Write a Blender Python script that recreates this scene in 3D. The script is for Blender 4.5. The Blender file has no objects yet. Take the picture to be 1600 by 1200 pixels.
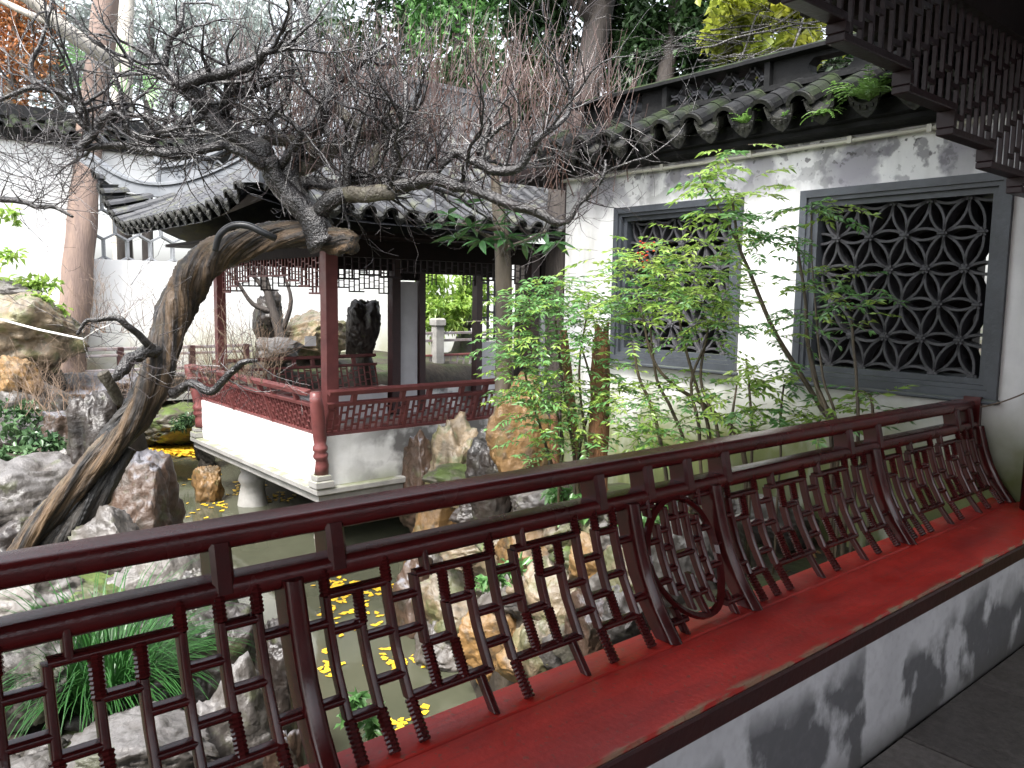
import bpy, math, random
import numpy as np
from mathutils import Vector, Matrix, noise
random.seed(7); RN = np.random.RandomState(7)
S = bpy.context.scene
C = S.collection
rad = math.radians
# ---------------------------------------------------------------- camera
H = 1.4; FPX = 1244.0
YAW, PITCH, ROLL = rad(50.0), rad(-6.23), rad(0.85)
_f = Vector((math.cos(PITCH)*math.cos(YAW), math.cos(PITCH)*math.sin(YAW), math.sin(PITCH)))
_r0 = Vector((math.sin(YAW), -math.cos(YAW), 0)); _u0 = _r0.cross(_f)
_r = _r0*math.cos(ROLL) + _u0*math.sin(ROLL); _u = -_r0*math.sin(ROLL) + _u0*math.cos(ROLL)
cd = bpy.data.cameras.new('camera'); cam = bpy.data.objects.new('camera', cd); C.objects.link(cam)
cd.sensor_width = 36; cd.lens = 36*FPX/1600; cd.clip_end = 600; cd.clip_start = 0.05
m = Matrix.Identity(4)
for i in range(3):
    m[i][0], m[i][1], m[i][2] = _r[i], _u[i], -_f[i]
m[2][3] = H
cam.matrix_world = m
S.camera = cam
def at(px, py, t):
    return Vector((0, 0, H)) + t*((px-800)/FPX*_r - (py-600)/FPX*_u + _f)
# ---------------------------------------------------------------- world, sun, exposure
W = bpy.data.worlds.new('World'); S.world = W; W.use_nodes = True
nt = W.node_tree; nt.nodes.clear()
sky = nt.nodes.new('ShaderNodeTexSky'); sky.sky_type = 'NISHITA'; sky.sun_disc = False
SUN_EL, SUN_AZ = rad(58), rad(205)     # azimuth measured from +X towards +Y
sky.sun_elevation = SUN_EL; sky.sun_rotation = rad(90)-SUN_AZ
sky.air_density = 1.0; sky.dust_density = 4.0; sky.ozone_density = 1.0
hs = nt.nodes.new('ShaderNodeHueSaturation'); hs.inputs['Saturation'].default_value = 0.28
bg = nt.nodes.new('ShaderNodeBackground'); bg.inputs['Strength'].default_value = 0.14
wo = nt.nodes.new('ShaderNodeOutputWorld')
nt.links.new(sky.outputs[0], hs.inputs['Color']); nt.links.new(hs.outputs[0], bg.inputs[0]); nt.links.new(bg.outputs[0], wo.inputs[0])
sl = bpy.data.lights.new('sun', 'SUN'); sl.energy = 1.5; sl.angle = rad(14); sl.color = (1, .97, .93)
so = bpy.data.objects.new('sun', sl); C.objects.link(so)
sd = Vector((math.cos(SUN_EL)*math.cos(SUN_AZ), math.cos(SUN_EL)*math.sin(SUN_AZ), math.sin(SUN_EL)))
so.rotation_euler = sd.to_track_quat('Z', 'Y').to_euler()
S.view_settings.view_transform = 'Standard'; S.view_settings.look = 'None'
S.view_settings.gamma = 1; S.view_settings.use_curve_mapping = False
S.view_settings.exposure = 2.1
S.render.engine = 'CYCLES'
S.cycles.max_bounces = 7; S.cycles.diffuse_bounces = 4; S.cycles.use_denoising = True
# ---------------------------------------------------------------- materials
def mat(name, c1, c2=None, scale=6.0, rough=.6, bump=.0, bscale=30, detail=6, lo=.35, hi=.65, spec=.5, coat=0.0,
        stretch=None, trans=0.0, rnd=0.0, extra=None, rough2=None, metal=0, grain=False):
    M = bpy.data.materials.new(name); M.use_nodes = True
    t = M.node_tree; N = t.nodes; L = t.links
    b = N['Principled BSDF']; out = N['Material Output']
    b.inputs['Roughness'].default_value = rough; b.inputs['Specular IOR Level'].default_value = spec
    b.inputs['Coat Weight'].default_value = coat; b.inputs['Coat Roughness'].default_value = .12
    b.inputs['Metallic'].default_value = metal
    g = N.new('ShaderNodeNewGeometry'); vec = g.outputs['Position']
    if grain: ga = N.new('ShaderNodeAttribute'); ga.attribute_name = 'grain'; vec = ga.outputs['Vector']
    if stretch:
        mp = N.new('ShaderNodeMapping'); mp.inputs['Scale'].default_value = stretch
        L.new(vec, mp.inputs['Vector']); vec = mp.outputs[0]
    col = None
    if c2 is None: c2 = tuple(x*.8 for x in c1)
    n = N.new('ShaderNodeTexNoise'); n.inputs['Scale'].default_value = scale; n.inputs['Detail'].default_value = detail
    n.inputs['Roughness'].default_value = .65
    L.new(vec, n.inputs['Vector'])
    r = N.new('ShaderNodeValToRGB'); r.color_ramp.elements[0].position = lo; r.color_ramp.elements[1].position = hi
    r.color_ramp.elements[0].color = (*c1, 1); r.color_ramp.elements[1].color = (*c2, 1)
    L.new(n.outputs['Fac'], r.inputs['Fac']); col = r.outputs['Color']
    if rnd:
        oi = N.new('ShaderNodeObjectInfo'); h = N.new('ShaderNodeHueSaturation')
        mr = N.new('ShaderNodeMapRange'); mr.inputs['To Min'].default_value = 1-rnd; mr.inputs['To Max'].default_value = 1+rnd
        L.new(oi.outputs['Random'], mr.inputs['Value']); L.new(mr.outputs[0], h.inputs['Value']); L.new(col, h.inputs['Color']); col = h.outputs['Color']
    ctx = dict(N=N, L=L, b=b, geo=g, pos=g.outputs['Position'])
    if extra: col = extra(ctx, col)
    L.new(col, b.inputs['Base Color'])
    if rough2 is not None:
        n3 = N.new('ShaderNodeTexNoise'); n3.inputs['Scale'].default_value = 9; n3.inputs['Detail'].default_value = 4
        L.new(g.outputs['Position'], n3.inputs['Vector'])
        mr2 = N.new('ShaderNodeMapRange'); mr2.inputs['From Min'].default_value = .38; mr2.inputs['From Max'].default_value = .62
        mr2.inputs['To Min'].default_value = rough; mr2.inputs['To Max'].default_value = rough2
        L.new(n3.outputs['Fac'], mr2.inputs['Value']); L.new(mr2.outputs[0], b.inputs['Roughness'])
    if bump:
        n2 = N.new('ShaderNodeTexNoise'); n2.inputs['Scale'].default_value = bscale; n2.inputs['Detail'].default_value = 5
        L.new(vec, n2.inputs['Vector'])
        bp = N.new('ShaderNodeBump'); bp.inputs['Strength'].default_value = bump; bp.inputs['Distance'].default_value = .02
        L.new(n2.outputs['Fac'], bp.inputs['Height']); L.new(bp.outputs[0], b.inputs['Normal'])
    if trans:
        tr = N.new('ShaderNodeBsdfTranslucent'); L.new(col, tr.inputs['Color'])
        mx = N.new('ShaderNodeMixShader'); mx.inputs[0].default_value = trans
        L.new(b.outputs[0], mx.inputs[1]); L.new(tr.outputs[0], mx.inputs[2]); L.new(mx.outputs[0], out.inputs['Surface'])
    return M
def mixc(ctx, fac, a, bcol):
    N, L = ctx['N'], ctx['L']
    mx = N.new('ShaderNodeMix'); mx.data_type = 'RGBA'
    if isinstance(fac, float): mx.inputs[0].default_value = fac
    else: L.new(fac, mx.inputs[0])
    L.new(a, mx.inputs[6])
    if isinstance(bcol, tuple): mx.inputs[7].default_value = (*bcol, 1)
    else: L.new(bcol, mx.inputs[7])
    return mx.outputs[2]
def nmask(ctx, scale, lo, hi, stretch=None, detail=6):
    N, L = ctx['N'], ctx['L']; v = ctx['pos']
    if stretch:
        mp = N.new('ShaderNodeMapping'); mp.inputs['Scale'].default_value = stretch; L.new(v, mp.inputs['Vector']); v = mp.outputs[0]
    n = N.new('ShaderNodeTexNoise'); n.inputs['Scale'].default_value = scale; n.inputs['Detail'].default_value = detail
    L.new(v, n.inputs['Vector'])
    mr = N.new('ShaderNodeMapRange'); mr.inputs['From Min'].default_value = lo; mr.inputs['From Max'].default_value = hi
    L.new(n.outputs['Fac'], mr.inputs['Value']); return mr.outputs[0]
def axmask(ctx, ax, lo, hi, wob=.0, wscale=2.0):
    """0 at lo, 1 at hi along a world axis, with a wobbling border"""
    N, L = ctx['N'], ctx['L']
    s = N.new('ShaderNodeSeparateXYZ'); L.new(ctx['pos'], s.inputs[0]); v = s.outputs[ax]
    if wob:
        n = N.new('ShaderNodeTexNoise'); n.inputs['Scale'].default_value = wscale; n.inputs['Detail'].default_value = 7
        L.new(ctx['pos'], n.inputs['Vector'])
        ma = N.new('ShaderNodeMath'); ma.operation = 'MULTIPLY_ADD'; ma.inputs[1].default_value = wob
        L.new(n.outputs['Fac'], ma.inputs[0]); L.new(v, ma.inputs[2]); v = ma.outputs[0]
    mr = N.new('ShaderNodeMapRange'); mr.inputs['From Min'].default_value = lo; mr.inputs['From Max'].default_value = hi
    mr.clamp = True
    L.new(v, mr.inputs['Value']); return mr.outputs[0]
def mul(ctx, a, b):
    ma = ctx['N'].new('ShaderNodeMath'); ma.operation = 'MULTIPLY'
    for i, q in enumerate((a, b)):
        if isinstance(q, float): ma.inputs[i].default_value = q
        else: ctx['L'].new(q, ma.inputs[i])
    return ma.outputs[0]
def upmask(ctx, lo, hi):
    s = ctx['N'].new('ShaderNodeSeparateXYZ'); ctx['L'].new(ctx['geo'].outputs['Normal'], s.inputs[0])
    mr = ctx['N'].new('ShaderNodeMapRange'); mr.inputs['From Min'].default_value = lo; mr.inputs['From Max'].default_value = hi
    ctx['L'].new(s.outputs[2], mr.inputs['Value']); return mr.outputs[0]

def ex_plaster(ctx, col):
    band = axmask(ctx, 2, 2.34, 2.56, .75, 1.3)
    flake = nmask(ctx, 3.6, .49, .56, detail=14)
    c = mixc(ctx, mul(ctx, flake, band), col, (.33, .32, .36))          # flaked band under the cornice
    c = mixc(ctx, mul(ctx, mul(ctx, nmask(ctx, 11, .55, .60, detail=12), band), .75), c, (.17, .165, .185))
    c = mixc(ctx, mul(ctx, nmask(ctx, 26, .62, .66, detail=3), axmask(ctx, 2, 2.2, 2.5, .5, 2)), c, (.09, .085, .09))
    c = mixc(ctx, mul(ctx, mul(ctx, nmask(ctx, 6, .5, .68, (1, 1, .12), 8), axmask(ctx, 2, 1.0, 1.9, .5, 2)), .45), c, (.30, .30, .30))      # rain streaks
    moss = mul(ctx, axmask(ctx, 2, 1.38, .85, .6, 3.0), nmask(ctx, 3.5, .22, .46, (1, 1, .35)))
    c = mixc(ctx, moss, c, (.150, .170, .062))
    c = mixc(ctx, mul(ctx, axmask(ctx, 2, .95, .45, .6, 4.0), nmask(ctx, 5, .40, .55, (1, 1, .4), 8)), c, (.080, .095, .030))
    c = mixc(ctx, mul(ctx, nmask(ctx, 7, .52, .7, (1, 1, .25), 9), .35), c, (.34, .34, .31))
    return c
def ex_low(ctx, col):
    c = mixc(ctx, mul(ctx, nmask(ctx, 4.2, .46, .52, (1, 1, .75), 9), axmask(ctx, 2, .56, .46, .42, 2.6)), col, (.16, .16, .172))
    c = mixc(ctx, mul(ctx, nmask(ctx, 30, .5, .8), .3), c, (.3, .28, .3))
    c = mixc(ctx, axmask(ctx, 2, .16, .02, .1, 6), c, (.13, .125, .12))
    return c
def ex_seat(ctx, col):
    c = mixc(ctx, mul(ctx, axmask(ctx, 1, 1.042, 1.030, .045, 9), nmask(ctx, 34, .44, .52, (.35, 1, 1))), col, (.36, .27, .17))   # paint rubbed off the front edge
    c = mixc(ctx, mul(ctx, nmask(ctx, 70, .62, .68, detail=2), .7), c, (.22, .09, .06))
    c = mixc(ctx, mul(ctx, nmask(ctx, 4, .46, .62, (.3, 1.6, 1), 9), .6), c, (.20, .014, .015))
    c = mixc(ctx, mul(ctx, nmask(ctx, 90, .55, .7, (.04, 1, 1)), .35), c, (.22, .02, .018))
    return c
def ex_moss(z0, z1, colm=(.10, .13, .03), amt=.9, sc=4):
    def f(ctx, col):
        return mixc(ctx, mul(ctx, mul(ctx, nmask(ctx, sc, .42, .58), upmask(ctx, z0, z1)), amt), col, colm)
    return f
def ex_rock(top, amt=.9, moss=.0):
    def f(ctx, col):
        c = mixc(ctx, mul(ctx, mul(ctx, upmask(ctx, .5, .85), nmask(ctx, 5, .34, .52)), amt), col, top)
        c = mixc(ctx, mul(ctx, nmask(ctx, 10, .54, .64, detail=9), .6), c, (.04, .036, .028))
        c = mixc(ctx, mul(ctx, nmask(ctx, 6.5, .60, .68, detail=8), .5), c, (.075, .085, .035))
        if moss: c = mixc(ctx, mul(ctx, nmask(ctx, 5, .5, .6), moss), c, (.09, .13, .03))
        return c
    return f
def ex_tile(ctx, col):
    c = mixc(ctx, mul(ctx, nmask(ctx, 14, .60, .67), .6), col, (.06, .062, .046))
    return mixc(ctx, mul(ctx, mul(ctx, nmask(ctx, 3, .5, .62), upmask(ctx, .2, .7)), .7), c, (.022, .036, .010))
def ex_bark(ctx, col):
    c = mixc(ctx, mul(ctx, mul(ctx, upmask(ctx, .2, .9), nmask(ctx, 9, .48, .62)), .7), col, (.15, .125, .08))
    return c

M = {}
M['lacquer'] = mat('dark_red_lacquer', (.070, .0095, .0095), (.042, .0075, .008), 8, .12, .02, 160, spec=.38, rough2=.24)
M['rail'] = mat('rail_lacquer', (.095, .011, .011), (.055, .0085, .009), 6, .13, .10, 300, spec=.42, rough2=.28)
M['seat'] = mat('red_seat_paint', (.58, .034, .024), (.48, .030, .022), 3.5, .30, .08, 60, spec=.45, extra=ex_seat, rough2=.5)
M['seatedge'] = mat('seat_edge_paint', (.035, .009, .010), (.055, .012, .012), 9, .4, .1, 40)
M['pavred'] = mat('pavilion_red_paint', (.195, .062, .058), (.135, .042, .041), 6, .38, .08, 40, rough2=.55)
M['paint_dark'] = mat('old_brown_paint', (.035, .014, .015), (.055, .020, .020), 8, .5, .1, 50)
M['fascia'] = mat('fascia_paint', (.018, .009, .011), (.030, .015, .018), 10, .42, .08, 60, spec=.3)
M['plaster'] = mat('white_plaster', (.80, .80, .80), (.70, .70, .71), 5, .8, .12, 22, extra=ex_plaster)
M['lowplaster'] = mat('stained_plaster', (.74, .74, .77), (.64, .64, .67), 6, .75, .14, 26, extra=ex_low)
M['pavplaster'] = mat('pavilion_plaster', (.80, .80, .79), (.66, .66, .64), 4, .8, .1, 24,
    extra=lambda c, k: mixc(c, mul(c, nmask(c, 2.6, .46, .58, detail=10), axmask(c, 0, 3.9, 4.6)), mixc(c, mul(c, axmask(c, 2, -.35, -.62, .2, 3), axmask(c, 0, 3.9, 4.4)), k, (.12, .14, .04)), (.17, .165, .16)))
M['farplaster'] = mat('far_plaster', (.85, .85, .85), (.76, .76, .75), 1.2, .85, .05, 10,
    extra=lambda c, k: mixc(c, mul(c, axmask(c, 2, 1.35, .35, .9, .8), nmask(c, 1.3, .32, .5)), k, (.42, .42, .24)))
M['slate'] = mat('slate_frame', (.060, .068, .082), (.040, .045, .054), 7, .45, .12, 40, extra=ex_moss(.5, .9, (.10, .12, .075), .7))
M['latt'] = mat('lattice_clay', (.062, .061, .068), (.036, .036, .041), 12, .6, .15, 60, rnd=.2)
M['tile'] = mat('roof_tile', (.0075, .008, .0085), (.017, .017, .0178), 9, .6, .2, 50, rnd=.3, spec=.2, extra=ex_tile)
M['tile_lip'] = mat('tile_lip_clay', (.008, .008, .009), (.030, .030, .024), 14, .5, .3, 60, rnd=.3, spec=.35)
M['ridge'] = mat('ridge_plaster', (.007, .0075, .008), (.017, .017, .0175), 5, .65, .25, 30, spec=.15, extra=ex_moss(.3, .8, (.028, .045, .010), .9, 5))
M['pavtile'] = mat('pavilion_tile', (.030, .031, .035), (.060, .062, .068), 6, .50, .12, 40, rnd=.3,
    extra=lambda c, k: mixc(c, mul(c, nmask(c, 6, .55, .66), .6), k, (.085, .09, .05)))
M['floor'] = mat('stone_paving', (.13, .115, .11), (.20, .18, .17), 40, .5, .25, 60, rnd=.2, rough2=.35)
M['soil'] = mat('wet_soil', (.016, .012, .008), (.045, .034, .022), 5, .7, 1.0, 14, extra=ex_moss(.55, .95, (.035, .055, .012), .8, 2.2))
M['water'] = mat('murky_water', (.060, .064, .042), (.078, .080, .054), .8, .05, .06, 5, spec=.5)
M['stone'] = mat('grey_stone', (.36, .35, .33), (.24, .235, .22), 4, .7, .2, 20, extra=ex_moss(.3, .9, (.16, .18, .08), .7))
M['bark_hero'] = mat('plum_bark', (.010, .008, .007), (.105, .066, .035), 15, .38, 1.0, 46, extra=ex_bark, rough2=.7, lo=.42, hi=.60, grain=True)
M['bark_black'] = mat('wet_black_bark', (.007, .0065, .0065), (.050, .042, .034), 15, .32, 1.0, 46, rough2=.6, lo=.45, hi=.68, grain=True, spec=.6)
M['limb'] = mat('wet_dark_bark', (.0075, .0065, .007), (.022, .018, .0175), 18, .26, .8, 60, spec=.8, extra=lambda c, k: mixc(c, mul(c, mul(c, nmask(c, 5, .5, .62), upmask(c, .2, .8)), .7), k, (.12, .115, .10)))
M['limb_pale'] = mat('pale_limb_bark', (.075, .064, .045), (.035, .03, .022), 9, .55, .8, 50, extra=lambda c, k: mixc(c, mul(c, nmask(c, 9, .5, .62), .7), k, (.135, .125, .085)))  # paler mottled bark for some of the limbs
M['twig'] = mat('wet_twig', (.020, .015, .016), (.045, .033, .033), 8, .26, spec=.9)
M['shoot'] = mat('red_brown_shoot', (.105, .052, .036), (.060, .034, .030), 3, .28, spec=.9)
M['bark_big'] = mat('straight_trunk_bark', (.24, .17, .135), (.16, .115, .10), 3, .8, .6, 16, stretch=(4, 4, .5))
M['bark_pale'] = mat('pale_branch_bark', (.50, .47, .42), (.34, .31, .27), 5, .7, .4, 14)
M['bark_dark'] = mat('dark_tree_bark', (.028, .022, .020), (.055, .045, .038), 6, .8, .7, 18, stretch=(3, 3, .5))  # dark brown bark for the background trees
M['bark_slim'] = mat('slim_trunk_bark', (.13, .105, .075), (.07, .058, .045), 6, .6, .5, 30, stretch=(1, 1, .4))
M['wood_cut'] = mat('split_stump_wood', (.26, .115, .045), (.10, .045, .025), 7, .55, .8, 30, stretch=(3, 3, .3))
M['stem'] = mat('nandina_stem', (.045, .035, .022), (.09, .065, .035), 20, .5)
M['leaf_light'] = mat('fresh_leaf', (.21, .38, .075), (.36, .48, .10), 6, .32, trans=.45, spec=.7)
M['leaf_green'] = mat('green_leaf', (.105, .26, .08), (.19, .37, .12), 5, .30, trans=.4, spec=.8)
M['leaf_gloss'] = mat('glossy_leaf', (.05, .14, .05), (.085, .20, .065), 5, .22, trans=.2, spec=.8, rnd=.25)
M['leaf_dark'] = mat('evergreen_leaf', (.018, .045, .016), (.045, .095, .028), 1.5, .45, trans=.2)
M['leaf_vine'] = mat('vine_leaf', (.28, .36, .055), (.46, .46, .08), 2, .4, trans=.6)
M['leaf_orange'] = mat('autumn_leaf', (.30, .10, .035), (.38, .19, .07), 1.5, .6, trans=.4)
M['leaf_haze'] = mat('haze_tinted_leaf', (.26, .31, .29), (.45, .49, .47), .8, .6, trans=.4)  # distance haze put into the leaf colour, paler than real foliage
M['leaf_ivy'] = mat('ground_leaf', (.05, .11, .05), (.11, .19, .08), 3, .3, trans=.25)
M['leaf_yellow'] = mat('yellow_leaf', (.75, .50, .03), (.62, .36, .03), 6, .5)
M['grass'] = mat('grass_blade', (.016, .065, .014), (.04, .13, .03), 5, .3, trans=.2, spec=.35)
M['fern'] = mat('fern_leaf', (.12, .25, .055), (.22, .37, .09), 8, .4, trans=.4)
M['berry'] = mat('red_berry', (.5, .06, .02), None, 5, .4)
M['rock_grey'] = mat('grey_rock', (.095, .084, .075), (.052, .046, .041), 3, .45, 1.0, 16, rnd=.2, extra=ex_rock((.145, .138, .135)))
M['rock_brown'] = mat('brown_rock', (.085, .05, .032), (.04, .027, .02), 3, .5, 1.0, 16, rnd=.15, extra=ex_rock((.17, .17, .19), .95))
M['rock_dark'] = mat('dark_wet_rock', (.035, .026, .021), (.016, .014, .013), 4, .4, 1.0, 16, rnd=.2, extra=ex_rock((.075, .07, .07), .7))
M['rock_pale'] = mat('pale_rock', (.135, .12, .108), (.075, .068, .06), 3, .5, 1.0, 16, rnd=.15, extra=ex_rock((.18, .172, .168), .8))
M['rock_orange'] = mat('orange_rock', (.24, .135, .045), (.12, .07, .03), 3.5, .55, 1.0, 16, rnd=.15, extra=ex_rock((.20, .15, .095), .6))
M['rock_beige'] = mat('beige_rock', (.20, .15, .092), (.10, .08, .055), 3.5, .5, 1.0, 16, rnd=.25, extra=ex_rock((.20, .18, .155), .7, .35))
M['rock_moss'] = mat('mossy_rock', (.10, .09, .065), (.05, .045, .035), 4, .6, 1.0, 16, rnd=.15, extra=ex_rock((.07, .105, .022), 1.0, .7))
M['white'] = mat('white_card', (.82, .82, .82), None, 4, .6)
M['pipe'] = mat('cream_pipe', (.62, .60, .52), (.5, .48, .42), 6, .4)
M['rope'] = mat('white_rope', (.78, .76, .72), None, 9, .7)
M['hose'] = mat('black_hose', (.02, .021, .023), None, 9, .3)
M['wire'] = mat('rusty_wire', (.14, .10, .07), None, 9, .5)
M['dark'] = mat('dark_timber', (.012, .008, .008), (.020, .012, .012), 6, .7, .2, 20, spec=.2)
M['greywall'] = mat('grey_plaster', (.66, .65, .67), (.55, .54, .56), 3, .8, .1, 20)
M['rail_grey'] = mat('weathered_rail', (.30, .29, .31), (.20, .15, .14), 6, .4, .1, 30)

# ---------------------------------------------------------------- builders
ORG = {}     # world origin of every object's thing
def tag(o, label=None, cat=None, group=None, kind=None):
    if label: o['label'] = label
    if cat: o['category'] = cat
    if group: o['group'] = group
    if kind: o['kind'] = kind
    return o
def thing(name, label, cat, loc=(0, 0, 0), group=None, kind=None):
    o = bpy.data.objects.new(name, None); C.objects.link(o); o.location = loc; o.empty_display_size = .1
    ORG[o.name] = Vector(loc); return tag(o, label, cat, group, kind or 'thing')
class MB:
    def __init__(s): s.v = []; s.f = []
    def add(s, vs, fs):
        n = len(s.v); s.v.extend([tuple(q) for q in vs]); s.f.extend([tuple(i+n for i in q) for q in fs])
    def box(s, c, size, ax=None, bev=0):
        c = Vector(c); hx, hy, hz = size[0]/2, size[1]/2, size[2]/2
        A = ax or (Vector((1, 0, 0)), Vector((0, 1, 0)), Vector((0, 0, 1)))
        P = lambda x, y, z: c + A[0]*x + A[1]*y + A[2]*z
        if not bev:
            s.add([P(x, y, z) for z in (-hz, hz) for y in (-hy, hy) for x in (-hx, hx)],
                  [(0, 2, 3, 1), (4, 5, 7, 6), (0, 1, 5, 4), (2, 6, 7, 3), (0, 4, 6, 2), (1, 3, 7, 5)])
        else:
            b = bev; vs = []
            for z, e in ((-hz, b), (-hz+b, 0), (hz-b, 0), (hz, b)):
                vs += [P(-hx+e+b*0, -hy+e, z), P(hx-e, -hy+e, z), P(hx-e, hy-e, z), P(-hx+e, hy-e, z)]
            fs = [(3, 2, 1, 0), (12, 13, 14, 15)]
            for k in range(3):
                for i in range(4):
                    j = (i+1) % 4; fs.append((4*k+i, 4*k+j, 4*k+4+j, 4*k+4+i))
            s.add(vs, fs)
    def b2(s, lo, hi, bev=0):
        s.box([(a+b)/2 for a, b in zip(lo, hi)], [abs(b-a) for a, b in zip(lo, hi)], None, bev)
    def tube(s, pts, r, n=6, cap=True, mod=None):
        pts = [Vector(p) for p in pts]; k = len(pts)
        if not hasattr(r, '__len__'): r = [r]*k
        t = [(pts[min(i+1, k-1)]-pts[max(i-1, 0)]) for i in range(k)]
        t = [q.normalized() if q.length > 1e-9 else Vector((0, 0, 1)) for q in t]
        u = t[0].orthogonal().normalized(); vs = []
        for i in range(k):
            u = (u - t[i]*u.dot(t[i]))
            u = u.normalized() if u.length > 1e-6 else t[i].orthogonal().normalized()
            w = t[i].cross(u)
            for j in range(n):
                a = 2*math.pi*j/n; rr = r[i]*(mod(i, k, a) if mod else 1)
                vs.append(pts[i] + (u*math.cos(a)+w*math.sin(a))*rr)
        fs = []
        for i in range(k-1):
            for j in range(n):
                jj = (j+1) % n; fs.append((i*n+j, i*n+jj, (i+1)*n+jj, (i+1)*n+j))
        if cap: fs += [tuple(range(n-1, -1, -1)), tuple((k-1)*n+j for j in range(n))]
        s.add(vs, fs)
    def sweep(s, pts, prof, X, Ys=None):
        """profile (list of (a,b)) carried along pts; a along X, b along Ys[i] (or a fixed vector)"""
        n = len(prof); vs = []
        for i, p in enumerate(pts):
            Yv = Ys[i] if isinstance(Ys, list) else Ys
            Xv = X[i] if isinstance(X, list) else X
            for a, b in prof: vs.append(Vector(p)+Xv*a+Yv*b)
        fs = []
        for i in range(len(pts)-1):
            for j in range(n):
                jj = (j+1) % n; fs.append((i*n+j, i*n+jj, (i+1)*n+jj, (i+1)*n+j))
        fs += [tuple(range(n-1, -1, -1)), tuple((len(pts)-1)*n+j for j in range(n))]
        s.add(vs, fs)
    def mesh(s, name, mt, org=Vector((0, 0, 0)), smooth=False):
        me = bpy.data.meshes.new(name)
        v = np.array(s.v, dtype=float).reshape(-1, 3) - np.array(org)
        me.from_pydata(v.tolist(), [], s.f); me.materials.append(mt)
        if smooth: me.polygons.foreach_set('use_smooth', [True]*len(me.polygons))
        me.validate(); me.update(); return me
    def build(s, name, mt, parent=None, smooth=False, loc=None, fixn=False):
        org = ORG[parent.name] if parent else Vector(loc or (0, 0, 0))
        me = s.mesh(name, mt, org, smooth)
        if fixn:
            import bmesh
            b = bmesh.new(); b.from_mesh(me); bmesh.ops.recalc_face_normals(b, faces=b.faces); b.to_mesh(me); b.free()
        return link(name, me, parent, org)
def soften(me, ang=32):
    me.polygons.foreach_set('use_smooth', [True]*len(me.polygons)); me.set_sharp_from_angle(angle=rad(ang))
def link(name, me, parent, org):
    o = bpy.data.objects.new(name, me); C.objects.link(o); ORG[o.name] = Vector(org)
    if parent: o.parent = parent
    else: o.location = org
    return o
def piece(name, me, parent, loc, mx=None):
    """an object sharing mesh data, placed in world space under a thing"""
    o = bpy.data.objects.new(name, me); C.objects.link(o); org = ORG[parent.name]; ORG[o.name] = org; o.parent = parent
    T = Matrix.Translation(Vector(loc)-org)
    o.matrix_local = T @ mx.to_4x4() if mx else T
    return o
def cr(pts, k=5):
    """Catmull-Rom through (Vector, radius) pairs"""
    P = [np.array([*p[0], p[1]]) for p in pts]; P = [2*P[0]-P[1]]+P+[2*P[-1]-P[-2]]; out = []
    for i in range(1, len(P)-2):
        for j in range(k):
            t = j/k
            out.append(.5*((2*P[i])+(-P[i-1]+P[i+1])*t+(2*P[i-1]-5*P[i]+4*P[i+1]-P[i+2])*t*t+(-P[i-1]+3*P[i]-3*P[i+1]+P[i+2])*t**3))
    out.append(P[-2]); return [Vector(q[:3]) for q in out], [max(float(q[3]), .0008) for q in out]
def npmesh(name, V, F, mt, parent, org):
    me = bpy.data.meshes.new(name); V = np.asarray(V, dtype=np.float32).reshape(-1, 3)-np.array(org, dtype=np.float32); F = np.asarray(F, dtype=np.int32)
    n, k = F.shape
    me.vertices.add(len(V)); me.vertices.foreach_set('co', V.ravel())
    me.loops.add(n*k); me.loops.foreach_set('vertex_index', F.ravel())
    me.polygons.add(n); me.polygons.foreach_set('loop_start', np.arange(0, n*k, k, dtype=np.int32))
    me.materials.append(mt); me.update(calc_edges=True); return me
def leaves(name, pos, dirs, length, width, mt, parent, fold=.25, kind=None, droop=.15):
    """one joined mesh of folded pointed leaves; pos, dirs (n,3); length scalar or (n,)"""
    pos = np.asarray(pos, float); d = np.asarray(dirs, float); n = len(pos)
    d /= np.linalg.norm(d, axis=1, keepdims=True)+1e-9
    L = np.broadcast_to(np.asarray(length, float), (n,))[:, None]; Wd = np.broadcast_to(np.asarray(width, float), (n,))[:, None]
    up = RN.normal(0, .45, (n, 3))+np.array([0, 0, 1.0])
    sx = np.cross(d, up); sx /= np.linalg.norm(sx, axis=1, keepdims=True)+1e-9
    nz = np.cross(sx, d)
    a = pos; tip = pos+d*L-nz*L*droop; mid = pos+d*L*.45
    l = mid+sx*Wd*.5+nz*Wd*fold; r = mid-sx*Wd*.5+nz*Wd*fold
    V = np.stack([a, r, tip, l], 1).reshape(-1, 3)
    i = np.arange(n)*4
    F = np.concatenate([np.stack([i, i+1, i+2], 1), np.stack([i, i+2, i+3], 1)])
    org = ORG[parent.name] if parent else Vector((0, 0, 0))
    me = npmesh(name, V, F, mt, parent, org); o = link(name, me, parent, org)
    if kind: o['kind'] = kind
    return o
def rvec(n, s=1.0):
    v = RN.normal(0, 1, (n, 3)); return v/np.linalg.norm(v, axis=1, keepdims=True)*s
V3 = Vector
XA, YA, ZA = V3((1, 0, 0)), V3((0, 1, 0)), V3((0, 0, 1))

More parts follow.
